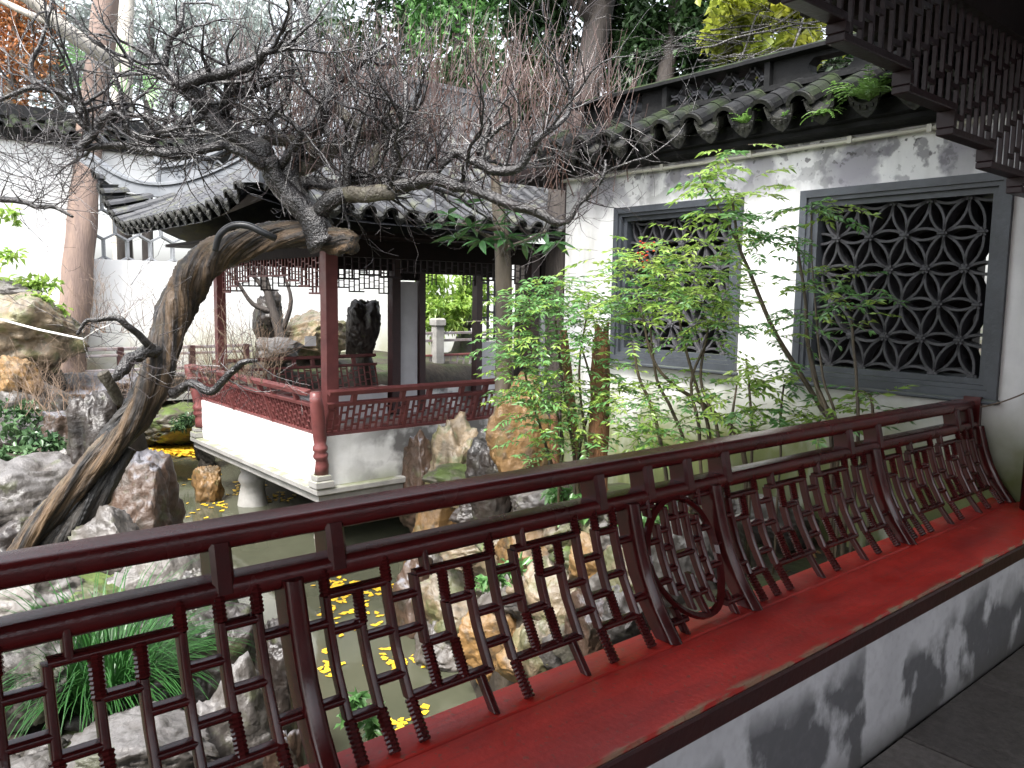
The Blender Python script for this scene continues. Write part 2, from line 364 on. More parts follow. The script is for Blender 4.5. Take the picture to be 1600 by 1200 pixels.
# ================================================================ terrain and water
POND = [(1.55, 2.75), (1.75, 5.0), (2.0, 6.6), (2.55, 8.6), (3.05, 11), (3.35, 13.0), (3.5, 14.6), (4.75, 14.4), (4.7, 12.0), (5.2, 11.45), (9.5, 11.45), (9.5, 7.4), (6.3, 6.9), (4.9, 6.7), (3.95, 6.0), (3.45, 5.0), (3.05, 4.05), (2.72, 3.3), (2.5, 2.6)]
def sdist(x, y):
    ins = False; dm = 1e9; n = len(POND)
    for i in range(n):
        x1, y1 = POND[i]; x2, y2 = POND[(i+1) % n]
        if (y1 > y) != (y2 > y) and x < (x2-x1)*(y-y1)/(y2-y1)+x1: ins = not ins
        dx, dy = x2-x1, y2-y1; t = max(0, min(1, ((x-x1)*dx+(y-y1)*dy)/(dx*dx+dy*dy)))
        dm = min(dm, math.hypot(x-x1-t*dx, y-y1-t*dy))
    return -dm if ins else dm
WATER_Z = -1.35
def hgt(x, y):
    d = sdist(x, y) if -3 < x < 13 and -1 < y < 18 else 5
    base = -.55 if x < 2.5 else -.35
    if x > 2.6 and y < 6.2: base = .08                         # raised bed under the wall
    if y > 11.5: base = -.25+.06*(y-11.5)
    if y > 11 and x > 4.5: base = .12
    if x < 1.6 and y > 7: base = -.3 + .07*(y-7)
    if y < 1.9: base = min(base, -.35)
    nz = .16*noise.noise(V3((x*.9, y*.9, 0)))+.06*noise.noise(V3((x*2.6, y*2.6, 3)))
    k = max(0, min(1, (d+.25)/1.0)); k = k*k*(3-2*k)
    return -1.95+(base+nz+1.95)*k
MOUNDS = []
def hgt2(x, y):
    """the bank rises to meet the foot of every rock"""
    h = hgt(x, y)
    for (mx_, my_, mz_, mr_) in MOUNDS:
        dd = math.hypot(x-mx_, y-my_)
        if dd < mr_+.7: h = max(h, mz_-5.0*max(0, dd-mr_))
    return h
mb = MB(); mb.add([(.8, 2.0, WATER_Z), (11, 2.0, WATER_Z), (11, 15.5, WATER_Z), (.8, 15.5, WATER_Z)], [(0, 1, 2, 3)])
tag(mb.build('pond_water', M['water']), kind='structure')

# ================================================================ gallery: floor, low wall, bench, column, roof
fl = tag(MB(), kind=None) if False else None
mb = MB(); mb.b2((-6, -1.9, -.5), (4.1, 1.05, -.012)); fl = tag(mb.build('floor', M['floor']), kind='structure')
slab = MB(); slab.box((0, 0, 0), (.592, .412, .03), None, .006); slm = slab.mesh('paving_slab', M['floor'])
for j in range(4):
    for i in range(7):
        x = .45+i*.6+(.3 if j % 2 else 0)
        if x+.3 < 4.1: piece('paving_slab', slm, fl, (x, .84-j*.42, -.006+random.uniform(-.002, .002)))

t = thing('low_wall', 'knee-high white plaster wall with grey damp stains under the red seat', 'wall', (0, 1.2, 0))
mb = MB(); NX = 60
for i in range(NX+1):                                        # slightly uneven trowelled face
    x = -5+9.08*i/NX
    for y, z in ((1.06, -.02), (1.055, .22), (1.06, .438), (1.34, .438), (1.34, -1.2)):
        mb.v.append((x, y+(.006*noise.noise(V3((x*2, z*3, 0))) if y < 1.1 else 0), z))
for i in range(NX):
    for j in range(4): mb.f.append((i*5+j, i*5+j+1, i*5+5+j+1, i*5+5+j))
mb.build('plaster_face', M['lowplaster'], t, smooth=False, fixn=True)

# ---- the bench back follows a curve: profile of its inner face, z above seat -> Y
PZ = [.50, .566, .649, .726, .795, .843, .95]; PY = [1.268, 1.322, 1.369, 1.397, 1.416, 1.430, 1.450]
def prof_y(z): return float(np.interp(z, PZ, PY))
def BP(x, v, o=0.0):
    """point on the bench back: x along it, v = 0 at the seat, 1 under the middle rail"""
    z = .5+v*.333
    y = prof_y(z) + .002*(4.1-x)*max(0, v) + o
    return V3((x, y, z+.0035*(4.1-x)*max(0, v)))
bench = thing('bench', 'long red bench with curved lattice back and wet dark red rails facing the pond', 'bench', (1.8, 1.2, .44))
mb = MB(); mb.b2((-5, 1.005, .452), (4.09, 1.252, .50), .006); mb.build('seat', M['seat'], bench)
mb = MB(); mb.b2((-5, 1.2545, .452), (4.09, 1.36, .498), .005); mb.build('seat', M['seat'], bench)
mb = MB(); mb.b2((-5, .992, .441), (4.09, 1.0035, .496), .005); mb.b2((-5, 1.004, .4385), (4.09, 1.06, .4505)); mb.build('seat_edge', M['seatedge'], bench)
def rect(w, d, b=.003):
    return [(-math.cos(math.pi*i/6)*w/2, w*.5-math.sin(math.pi*i/6)*w*.5) for i in range(7)]+[(w/2, d), (-w/2, d)]
def vbar(x, v0, v1, w=.0168, d=.026, o=0.0):
    k = 2+int(abs(v1-v0)*7); b = MB()
    b.sweep([BP(x, v0+(v1-v0)*i/(k-1), o) for i in range(k)], rect(w, d), XA, YA)
    q = b.build('lattice_bar', M['lacquer'], bench, fixn=True); soften(q.data, 40); return q
def hbar(x0, x1, v, w=.0165, d=.024, o=.001):
    b = MB(); p0, p1 = BP(x0, v, o), BP(x1, v, o)
    b.sweep([p0, p1], rect(w, d), ZA, YA)
    q = b.build('lattice_bar', M['lacquer'], bench, fixn=True); soften(q.data, 40); return q
def spindle(x, v0, v1):
    L = (v1-v0)*.333; nr = max(5, int(L/.0064)); pts = []; rr = []
    for i in range(nr*2+1):
        pts.append(BP(x, v0+(v1-v0)*i/(nr*2), .011)); rr.append(.0138 if i % 2 else .0112)
    rr[0] = rr[-1] = .012
    b = MB(); b.tube(pts, rr, 8); return b.build('spindle', M['lacquer'], bench, smooth=False)
def panel(xa, xb):
    p = (xb-xa)/14; X = lambda i: xa+p*i
    T, B = .85, .2
    for i in (1, 3, 7, 11, 13):
        spindle(X(i), T, 1.0); vbar(X(i), B, T); spindle(X(i), 0, B)
    # start and end
    hbar(X(1), X(3), T); spindle(X(2), .65, T); vbar(X(2), B, .65); spindle(X(2), 0, B)
    hbar(X(1), X(2), .65); hbar(X(1), X(2), B); hbar(X(2), X(3), .57); hbar(X(2), X(3), .33)
    hbar(X(0), X(1), .70); hbar(X(0), X(1), .30)
    spindle(X(12), T, 1); vbar(X(12), .40, T); spindle(X(12), B, .40); hbar(X(11), X(13), B)
    hbar(X(12), X(13), .82); hbar(X(11), X(12), .66); hbar(X(11), X(12), .40); hbar(X(12), X(13), .50)
    hbar(X(13), X(14), .72); hbar(X(13), X(14), .30)
    for s in (3, 7):
        hbar(X(s+1), X(s+4), T); hbar(X(s), X(s+3), B)
        vbar(X(s+1.45), T, 1.0); vbar(X(s+2.6), 0, B)
        vbar(X(s+1), .44, T); spindle(X(s+1), B, .44)
        spindle(X(s+2), .64, T); vbar(X(s+2), .42, .64); spindle(X(s+2), B, .42)
        spindle(X(s+3), .68, T); vbar(X(s+3), B, .68)
        hbar(X(s), X(s+1), .74); hbar(X(s), X(s+1), .54); hbar(X(s+1), X(s+2), .44); hbar(X(s+2), X(s+3), .64)
        hbar(X(s+3), X(s+4), .52); hbar(X(s+3), X(s+4), .33)
def rpost(x, w=.042, d=.05):
    b = MB(); k = 10; pr = []
    for i in range(7):
        a = math.pi*i/6; pr.append((math.cos(a)*w/2*-1, -math.sin(a)*.019))
    pr += [(w/2, d), (-w/2, d)]
    b.sweep([BP(x, 1.0*i/(k-1), -.006) for i in range(k)], pr, XA, YA)
    soften(b.build('post', M['lacquer'], bench, fixn=True).data, 40)
POSTS = [-.345, .645, 1.635, 2.01, 3.035, 4.065]
for x in POSTS: rpost(x, .042 if x < 4 else .034)
for a, b in ((-.345, .645), (.645, 1.635), (2.01, 3.035), (3.035, 4.065)): panel(a, b)
# medallion between the two middle posts
cx, cv, R = 1.8225, .5, .150
b = MB(); k = 40
P_ = [BP(cx+math.cos(2*math.pi*i/k)*R, cv+math.sin(2*math.pi*i/k)*R/.333, .009) for i in range(k)]
ring = [(.009, 0), (0, -.011), (-.009, 0), (-.009, .012), (.009, .012)]
vs = []
for i in range(k):
    rd = V3((math.cos(2*math.pi*i/k), 0, math.sin(2*math.pi*i/k)))
    for a_, b_ in ring: vs.append(P_[i]+rd*a_+YA*b_)
b.add(vs, [(i*5+j, i*5+(j+1) % 5, ((i+1) % k)*5+(j+1) % 5, ((i+1) % k)*5+j) for i in range(k) for j in range(5)])
b.build('medallion_ring', M['lacquer'], bench, fixn=True)
for sx in (-1, 1):
    vbar(cx+sx*.045, .12, .90); vbar(cx+sx*.088, .24, .78)
    for v in (.28, .42, .58, .72): hbar(cx+sx*.045, cx+sx*.088, v)
    for v in (.35, .65): hbar(cx+sx*.088, cx+sx*.143, v)
    for v in (.08, .93): hbar(cx+sx*.09, cx+sx*.187, v)
    vbar(cx+sx*.115, 0, .16); vbar(cx+sx*.115, .85, 1.0)
    hbar(cx+sx*.146, cx+sx*.187, .5)
for v in (.2, .5, .8): hbar(cx-.045, cx+.045, v)
vbar(cx, .80, .94); vbar(cx, .06, .20); vbar(cx, .2, .35); vbar(cx, .65, .8)
# rails with a rounded inner face, swept along slightly wavering lines
def rail(v0, hgt_, dep, nm):
    b = MB(); pr = []
    for i in range(9):
        a = math.pi*i/8; pr.append((-math.cos(a)*hgt_/2, .016-math.sin(a)*.016))
    pr += [(hgt_/2, dep-.004), (hgt_/2-.004, dep), (-hgt_/2, dep)]
    pts = []
    for i in range(70):
        x = -5+9.075*i/69; p = BP(x, v0); p.z += .0012*noise.noise(V3((x*1.7, v0, 0))); pts.append(p)
    b.sweep(pts, pr, ZA, YA); soften(b.build(nm, M['rail'], bench, fixn=True).data, 35)
rail(1.275, .046, .078, 'top_rail'); rail(.995, .044, .066, 'middle_rail')
for x in (-.92, -.19, .052, .515, .75, 1.53, 1.727, 1.905, 2.095, 2.875, 3.105, 3.855, 4.0):
    b = MB(); pr = [(-.021, 0), (-.013, -.008), (.013, -.008), (.021, 0), (.021, .055), (-.021, .055)]
    b.sweep([BP(x, .99, .006), BP(x, 1.13, .004), BP(x, 1.26, .006)], pr, XA, YA); b.build('rail_block', M['lacquer'], bench)
b = MB(); b.b2((4.062, 1.425, .50), (4.088, 1.50, .965)); b.build('end_post', M['lacquer'], bench)

# gallery column and the wire tied to the bench end
t = thing('gallery_column', 'round dark red column at the gallery corner where the bench ends', 'column', (4.0, 1.125, 0))
b = MB(); b.tube([(4.0, 1.125, .50), (4.0, 1.125, 1.6), (4.0, 1.125, 2.75)], [.082, .081, .078], 24); b.build('shaft', M['lacquer'], t, smooth=True)
b = MB(); b.tube([(4.0, 1.125, 0), (4.0, 1.125, .06), (4.0, 1.125, .12), (4.0, 1.125, .50)], [.13, .135, .10, .083], 24); b.build('base', M['stone'], t, smooth=True)
b = MB(); q0, q1 = V3((4.07, 1.452, .91)), V3((4.03, 1.20, 1.03))
b.tube([q0.lerp(q1, i/8)-ZA*.012*math.sin(math.pi*i/8) for i in range(9)], .0035, 6)
tag(b.build('wire', M['wire'], loc=q0, smooth=True), 'thin rusty wire tied from the bench end to the red column', 'wire')

t = thing('gallery_shade_wall', 'unseen half height wall added behind the viewer to shade the gallery, open above', 'wall', (-1, -2, 0))  # added out of view: cuts the light and the sky mirrored in the rails
b = MB(); b.b2((-6, -2.02, -.5), (4.1, -1.90, 1.8)); b.build('plaster_face', M['greywall'], t)
b = MB(); b.b2((-6, -2.04, 1.8005), (4.1, -1.88, 1.85)); b.build('sill', M['paint_dark'], t)
# gallery roof with the stepped hanging fascia
gal = thing('gallery', 'dark timber gallery roof overhead with stepped hanging lattice fascia', 'roof', (0, 0, 2.6))
def rz(y): return 3.02-.20*abs(y-.1)-.0*y
b = MB()
for i in range(2):
    for y0, y1 in ((-1.9, .1), (.1, 1.95)):
        pass
b.add([(-6, -1.9, rz(-1.9)), (-6, .1, rz(.1)), (-6, 1.95, rz(1.95)), (4.4, -1.9, rz(-1.9)), (4.4, .1, rz(.1)), (4.4, 1.95, rz(1.95)),
       (-6, -1.9, rz(-1.9)+.08), (-6, .1, rz(.1)+.08), (-6, 1.95, rz(1.95)+.08), (4.4, -1.9, rz(-1.9)+.08), (4.4, .1, rz(.1)+.08), (4.4, 1.95, rz(1.95)+.08)],
      [(0, 3, 4, 1), (1, 4, 5, 2), (6, 7, 10, 9), (7, 8, 11, 10), (0, 6, 9, 3), (2, 5, 11, 8), (0, 1, 7, 6), (1, 2, 8, 7), (3, 9, 10, 4), (4, 10, 11, 5)])
b.build('roof_deck', M['dark'], gal, fixn=True)
for i in range(34):
    x = -3.8+i*.24
    if x > 4.3: continue
    b = MB()
    b.sweep([(x, .1, rz(.1)-.0015), (x, 1.9, rz(1.9)-.0015)], [(-.03, 0), (.03, 0), (.03, -.075), (-.03, -.075)], XA, ZA); b.build('rafter', M['dark'], gal)
b = MB(); b.tube([(-6, 1.2, 2.62), (4.1, 1.2, 2.62)], .075, 16); b.build('purlin', M['dark'], gal, smooth=True)
b = MB(); b.tube([(-6, .1, 2.86), (4.1, .1, 2.86)], .08, 16); b.build('purlin', M['dark'], gal, smooth=True)
b = MB(); b.b2((-6, 1.17, 2.40), (3.92, 1.23, 2.56)); b.build('beam', M['dark'], gal)
b = MB()
for i in range(48):
    x = -6+i*.22; b.tube([(x, y, rz(y)+.10) for y in (-1.9, .1, 1.95)], .06, 8)
tag(b.build('roof_tiles', M['tile'], gal, smooth=True), kind='stuff')
STEP = [(-1.0, 1.93, 2.23), (1.93, 2.162, 2.172), (2.162, 2.572, 2.118), (2.572, 2.912, 2.05), (2.912, 3.27, 1.97), (3.27, 3.59, 1.90), (3.59, 3.92, 1.84)]
def zb(x):
    for a, c, z in STEP:
        if a <= x < c: return z
    return 1.84
for n, (a, c, z) in enumerate(STEP):
    b = MB(); b.b2((a, 1.172, z), (c+.012, 1.228, z+.024), .003); b.build('fascia_border', M['fascia'], gal)
    if n: b = MB(); b.b2((a, 1.171, z+.0245), (a+.024, 1.229, STEP[n-1][2]+.002), .003); b.build('fascia_border', M['fascia'], gal)
rung = MB(); rung.box((0, 0, 0), (.05, .012, .016)); rgm = rung.mesh('fascia_rung', M['fascia'])
i = 0; x = 1.25
while x < 3.9:
    z = zb(x)+.024
    b = MB(); b.b2((x-.006, 1.194, z), (x+.006, 1.207, 2.40)); b.build('fascia_slat', M['fascia'], gal)
    zz = z+.05+(i % 4)*.032
    while zz < 2.38:
        piece('fascia_rung', rgm, gal, (x+.031, 1.2, zz)); zz += .125
    x += .062; i += 1

# ================================================================ garden wall with two lattice windows
XW = 4.12
gw = thing('garden_wall', 'white garden wall with two flower lattice windows and a dark tiled coping', 'wall', (XW+.12, 2.8, 0))
WIN = [(1.372, 2.425, .955, 2.005), (2.80, 3.82, .972, 2.015)]      # outer frame y0,y1,z0,z1
IN = .085
b = MB(); ys = [-1.9, WIN[0][0]+IN*.5, WIN[0][1]-IN*.5, WIN[1][0]+IN*.5, WIN[1][1]-IN*.5, 4.32]
x0, x1, zt, zl = XW, XW+.26, 2.30, -1.0
def wallbox(y0, y1, z0, z1): b.b2((x0, y0, z0), (x1, y1, z1))
wallbox(ys[0], ys[1], zl, zt); wallbox(ys[2], ys[3], zl, zt); wallbox(ys[4], ys[5], zl, zt)
for k, (y0, y1) in enumerate(((ys[1], ys[2]), (ys[3], ys[4]))):
    wallbox(y0, y1, zl, WIN[k][2]+IN*.5); wallbox(y0, y1, WIN[k][3]-IN*.5, zt)
b.build('plaster', M['plaster'], gw)
arc_cache = {}
def arc(d, bulge, key):
    if key in arc_cache: return arc_cache[key]
    b = MB(); k = 9; L = d.length; dn = d.normalized(); nn = V3((0, -dn.z, dn.y)); pts = []; nrm = []
    for i in range(k):
        s = i/(k-1); h = 4*s*(1-s)*bulge*L
        pts.append(dn*(s*L)+nn*h); tg = (dn*L+nn*(4*(1-2*s)*bulge*L)).normalized(); nrm.append(V3((0, -tg.z, tg.y)))
    th = .0075
    b.sweep(pts, [(0, th-.002), (.004, th), (.085, th), (.085, -th), (.004, -th), (0, -th+.002)], XA, nrm)
    arc_cache[key] = b.mesh('petal_arc', M['latt'], smooth=False); return arc_cache[key]
boss = MB()
for a in range(6):
    c, s = math.cos(a*math.pi/3), math.sin(a*math.pi/3)
    boss.box((-.004, c*.016, s*.016), (.016, .016, .016), (XA, V3((0, c, s)), V3((0, -s, c))), .004)
boss.box((-.006, 0, 0), (.02, .02, .02), None, .005); bossm = boss.mesh('boss', M['latt'])
for k, (y0, y1, z0, z1) in enumerate(WIN):
    w = MB()
    def ring4(ww, a, bb, xa, xb):       # rectangular ring from inset a to inset bb
        ww.b2((xa, y0+a, z0+a), (xb, y0+bb, z1-a)); ww.b2((xa, y1-bb, z0+a), (xb, y1-a, z1-a))
        ww.b2((xa, y0+bb, z0+a), (xb, y1-bb, z0+bb)); ww.b2((xa, y0+bb, z1-bb), (xb, y1-bb, z1-a))
    ring4(w, 0, .040, XW-.028, XW+.10)
    win = w.build('window', M['slate'], gw)
    w = MB(); ring4(w, .0405, .062, XW-.014, XW+.10); ring4(w, .0625, .092, XW+.012, XW+.2); w.build('window_frame', M['slate'], win)
    w = MB(); w.b2((XW-.05, y0-.012, z0-.022), (XW-.002, y1+.012, z0-.0005), .006); w.build('window_sill', M['slate'], win)
    ya, yb, za, zc = y0+.092, y1-.092, z0+.092, z1-.092
    dy = (yb-ya)/4.75; dz = (zc-za)/5.0; xx = XW+.055
    node = lambda r, c: V3((xx, yb-dy*(c+(.5 if r % 2 else .12)), zc-dz*(r-.02)+.0))
    lo_y, hi_y = ya-.03, yb+.03
    for r in range(-1, 7):
        for c in range(-1, 6):
            p = node(r, c)
            nb = [node(r, c+1), node(r+1, c+(1 if r % 2 else 0)), node(r+1, c+(0 if r % 2 else -1))]
            if ya-.005 < p.y < yb+.005 and za-.005 < p.z < zc+.005: piece('boss', bossm, win, p)
            for q in nb:
                mid = (p+q)/2
                if not (ya-.01 < mid.y < yb+.01 and za-.012 < mid.z < zc+.012): continue
                d = q-p; key = (k, round(d.y, 3), round(d.z, 3))
                piece('petal_arc', arc(d, .155, key+(1,)), win, p); piece('petal_arc', arc(d, -.155, key+(-1,)), win, p)
# cornice, tiles and ridge of the wall
b = MB(); pr = [(4.085, 2.27), (4.02, 2.29), (4.02, 2.315), (3.985, 2.325), (3.985, 2.332), (4.5, 2.332), (4.5, 2.27)]
b.sweep([(0, -1.9, 0), (0, 4.36, 0)], pr, XA, ZA); b.build('cornice', M['ridge'], gw, fixn=True)
b = MB(); pr = [(4.00, 2.40), (4.25, 2.525), (4.60, 2.36), (4.60, 2.334), (4.00, 2.334)]
b.sweep([(0, -1.9, 0), (0, 4.40, 0)], pr, XA, ZA); b.build('tile_bed', M['tile'], gw, fixn=True)
def halfshell(r0, r1, L, th, a0, a1, n=8):
    """arc tile lying along +X from x=0 (radius r0) to x=L (r1); arc from angle a0 to a1 in the YZ plane"""
    b = MB(); vs = []
    for x, r in ((0, r0), (L, r1)):
        for rr in (r, r-th):
            for i in range(n+1):
                a = a0+(a1-a0)*i/n; vs.append((x, math.cos(a)*rr, math.sin(a)*rr))
    m_ = n+1; fs = []
    for i in range(n):
        fs += [(i, i+1, 2*m_+i+1, 2*m_+i), (m_+i+1, m_+i, 3*m_+i, 3*m_+i+1), (i+1, i, m_+i, m_+i+1), (2*m_+i, 2*m_+i+1, 3*m_+i+1, 3*m_+i)]
    for i in (0, n): fs.append((i, 2*m_+i, 3*m_+i, m_+i))
    b.add(vs, fs); return b
sl_ = math.atan2(.165, .35)
cov = halfshell(.073, .066, .15, .016, 0, math.pi); covm = cov.mesh('cover_tile', M['tile'])
pan = halfshell(.078, .074, .15, .012, math.pi*1.06, math.pi*1.94); panm = pan.mesh('pan_tile', M['tile'])
drip = halfshell(.082, .078, .10, .013, math.pi*1.03, math.pi*1.97, 10)
vs = []; n = 10                                         # the drip lip: a pointed tongue hanging from the arc
for i in range(n+1):
    a = math.pi*(1.03+.94*i/n); y = math.cos(a)*.083; z = math.sin(a)*.083
    dz_ = -.052*(1-abs(y)/.083)**.7-.006
    vs += [(-.004, y, z+.013), (-.010, y, z+dz_), (.012, y, z+.013), (.006, y, z+dz_)]
fs = []
for i in range(n):
    j = i*4; k = j+4; fs += [(j, j+1, k+1, k), (j+2, k+2, k+3, j+3), (j+1, j+3, k+3, k+1), (j, k, k+2, j+2)]
drip.add(vs, fs)
for i in range(5):                                       # moulded flower on the lip
    a = math.pi*(1.25+.5*i/4); drip.box((-.011, math.cos(a)*.088, math.sin(a)*.088), (.008, .016, .02), None, .003)
dripm = drip.mesh('drip_tile', M['tile_lip'])
endc = halfshell(.076, .074, .03, .022, 0, math.pi, 10); endm = endc.mesh('end_tile', M['tile_lip'])
Rs = Matrix.Rotation(-sl_, 3, 'Y')
for i in range(-4, 11):
    y = 1.982+.2303*i
    for q in range(3):
        d = q*.115; piece('pan_tile', panm, gw, (3.92+d*math.cos(sl_), y, 2.446+d*math.sin(sl_)+.003*q), Rs)
    piece('drip_tile', dripm, gw, (3.862, y, 2.432), Rs)
    yc = y+.115
    for q in range(4):
        d = q*.105; piece('cover_tile', covm, gw, (3.888+d*math.cos(sl_), yc+random.uniform(-.004, .004), 2.415+d*math.sin(sl_)+.006), Rs)
    piece('end_tile', endm, gw, (3.872, yc, 2.409), Rs)
b = MB(); yk = (-1.9, 4.36)
b.sweep([(0, yk[0], 0), (0, yk[1], 0)], [(4.19, 2.46), (4.37, 2.46), (4.37, 2.60), (4.20, 2.60)], XA, ZA)
b.sweep([(0, yk[0], 0), (0, yk[1], 0)], [(4.165, 2.602), (4.39, 2.602), (4.39, 2.632), (4.165, 2.632)], XA, ZA)
b.build('ridge_base', M['ridge'], gw, fixn=True)
RZ0, RZ1 = 2.634, 2.782
def rpanel(y0, y1, nm='ridge_panel'):
    b = MB(); b.b2((4.235, y0, RZ0), (4.325, y1, RZ1)); b.build(nm, M['ridge'], gw)
def rpost2(y):
    b = MB(); b.b2((4.20, y-.018, RZ0), (4.36, y+.018, RZ1), .004); b.build('ridge_post', M['ridge'], gw)
for y in (3.50, 2.742, 1.98, 4.25): rpost2(y)
rpanel(3.52, 3.72); rpanel(3.97, 4.23); rpanel(2.50, 2.722); rpanel(2.002, 2.24)
b = MB(); b.b2((4.235, 2.24, RZ0), (4.325, 2.50, RZ0+.028)); b.b2((4.235, 2.24, RZ1-.028), (4.325, 2.50, RZ1))
for y_, s in ((2.24, 1), (2.50, -1)):
    for zq, sz in ((RZ0+.028, 1), (RZ1-.028, -1)):
        b.add([(xq, y_, zq) for xq in (4.235, 4.325)]+[(xq, y_+s*.03, zq) for xq in (4.235, 4.325)]+[(xq, y_, zq+sz*.03) for xq in (4.235, 4.325)],
              [(0, 2, 4), (1, 5, 3), (2, 3, 5, 4)])
b.build('ridge_opening', M['ridge'], gw, fixn=True)
rpanel(-1.9, 1.96)
def ring_piece(r, w_, y, z, nm, a0=0, a1=2*math.pi, k=20):
    b = MB(); full = a1-a0 > 6; vs = []; kk = k if full else k+1
    for i in range(kk):
        a = a0+(a1-a0)*i/k; c, s = math.cos(a), math.sin(a)
        for xq, rr in ((4.245, r), (4.245, r-w_), (4.315, r-w_), (4.315, r)): vs.append((xq, y+c*rr, z+s*rr))
    b.add(vs, [(i*4+j, i*4+(j+1) % 4, ((i+1) % kk)*4+(j+1) % 4, ((i+1) % kk)*4+j) for i in range(k) for j in range(4)])
    b.build(nm, M['latt'], gw, fixn=True)
zc = (RZ0+RZ1)/2
for i in range(4): ring_piece(.058, .012, 2.87+i*.165, zc, 'coin_ring')
for i in range(5):
    y = 2.788+i*.165
    ring_piece(.073, .012, y, RZ1, 'coin_arc', math.pi, 2*math.pi, 12); ring_piece(.073, .012, y, RZ0, 'coin_arc', 0, math.pi, 12)
ring_piece(.062, .016, 3.845, zc, 'coin_ring'); ring_piece(.03, .012, 3.845, zc, 'coin_ring')
for a in range(4):
    b = MB(); c, s = math.cos(a*1.571+.785), math.sin(a*1.571+.785)
    b.box((4.28, 3.845+c*.075, zc+s*.075), (.06, .06, .012), (XA, V3((0, c, s)), V3((0, -s, c)))); b.build('ridge_spoke', M['latt'], gw)
b = MB()
pr = [(4.165, 2.784), (4.165, 2.805), (4.19, 2.82), (4.37, 2.82), (4.395, 2.805), (4.395, 2.784)]
b.sweep([(0, -1.9+6.3*i/60, .004*noise.noise(V3((i*.4, 0, 0)))) for i in range(61)], pr, XA, ZA); b.build('ridge_coping', M['ridge'], gw, fixn=True)
# pipe clipped along the wall top
t = thing('pipe', 'thin cream pipe running along the top of the white wall under the tiles', 'pipe', (4.09, 3, 2.22))
b = MB(); b.tube([(4.088, 4.33-2.8*i/20, 2.246-.012*math.sin(math.pi*i/20)+.004*noise.noise(V3((i*.7, 0, 0)))) for i in range(21)], .0125, 8); b.build('tube', M['pipe'], t, smooth=True)
for y in (1.75, 2.15, 2.75, 3.4, 4.1):
    b = MB(); b.b2((4.072, y-.012, 2.222), (4.12, y+.012, 2.262), .003); b.build('clip', M['pipe'], t)
# sheltered passage behind the wall, seen through the lattice
t = thing('passage', 'dim covered passage behind the lattice windows with back wall coloured near-black as shade', 'passage', (5.4, 2, 0))
b = MB(); b.b2((6.3, -1.9, -.3), (6.45, 2.12, 2.5)); b.b2((6.3, 2.30, -.3), (6.45, 5.4, 2.5)); b.b2((6.3, 2.12, 1.8), (6.45, 2.30, 2.5)); b.b2((6.3, 2.12, -.3), (6.45, 2.30, 1.0)); b.build('back_wall', M['dark'], t)  # near-black colour stands in for deep shade inside the passage
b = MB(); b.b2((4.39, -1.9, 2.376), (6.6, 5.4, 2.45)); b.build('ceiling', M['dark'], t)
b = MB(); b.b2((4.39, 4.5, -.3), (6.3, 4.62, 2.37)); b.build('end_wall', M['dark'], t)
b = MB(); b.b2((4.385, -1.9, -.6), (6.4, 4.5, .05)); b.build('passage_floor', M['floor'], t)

# ================================================================ pavilion over the water
PX0, PY0, PX1, PY1 = 3.72, 7.50, 9.2, 11.2          # base wall faces
pav = thing('pavilion', 'red waterside pavilion with upturned tiled roof on a white base', 'pavilion', (5.6, 9.3, -.75))
b = MB(); b.b2((3.62, 7.40, -.67), (9.2, 11.3, -.60), .012); b.b2((3.66, 7.44, -.76), (9.16, 11.26, -.672), .012); b.build('base_slab', M['stone'], pav)
b = MB(); b.b2((PX0, PY0, -.598), (PX1, PY0+.16, -.075)); b.b2((PX0, PY0+.1605, -.598), (PX0+.16, PY1, -.075)); b.b2((PX0+.161, PY1-.16, -.598), (PX1, PY1, -.075)); b.build('base_wall', M['pavplaster'], pav)
b = MB(); b.b2((PX0+.161, PY0+.161, -.597), (PX1, PY1-.161, -.5)); b.build('floor_slab', M['floor'], pav)
for (x, y, r) in ((3.98, 10.0, .17), (4.1, 8.1, .15), (6.3, 7.9, .16), (8.2, 8.0, .16)):
    b = MB(); zz = [-1.9, -1.40, -1.22, -1.08, -1.03, -.97, -.92, -.77]
    b.tube([(x+.01*random.random(), y, z) for z in zz], [r*1.2, r*1.18, r*1.0, r*.86, r*1.06, r*1.06, r*.84, r*1.1], 18, mod=lambda i, k, a: 1+.06*math.sin(3*a+i)+.04*math.sin(7*a+2*i)); b.build('pier', M['stone'], pav, smooth=True)
def lattice(b, o, U, Vv, L, Hh, cw, ch, bw=.012, dp=.02, slant=0.0):
    """staggered bar lattice of length L and height Hh from corner o along U and Vv"""
    nrm = U.cross(Vv).normalized(); n = max(2, int(round(L/cw))); cw = L/n
    for i in range(n+1):
        p = o+U*(i*cw); q = p+Vv*Hh+U*slant
        b.sweep([p, q], [(-bw/2, -dp/2), (bw/2, -dp/2), (bw/2, dp/2), (-bw/2, dp/2)], U, nrm)
    for i in range(n):
        z = ch*(.35+.33*(i % 3))
        while z < Hh-.01:
            p = o+U*(i*cw+bw/2+slant*z/Hh)+Vv*z; q = p+U*(cw-bw)
            b.sweep([p, q], [(-bw/2, -dp*.4), (bw/2, -dp*.4), (bw/2, dp*.4), (-bw/2, dp*.4)], Vv, nrm); z += ch
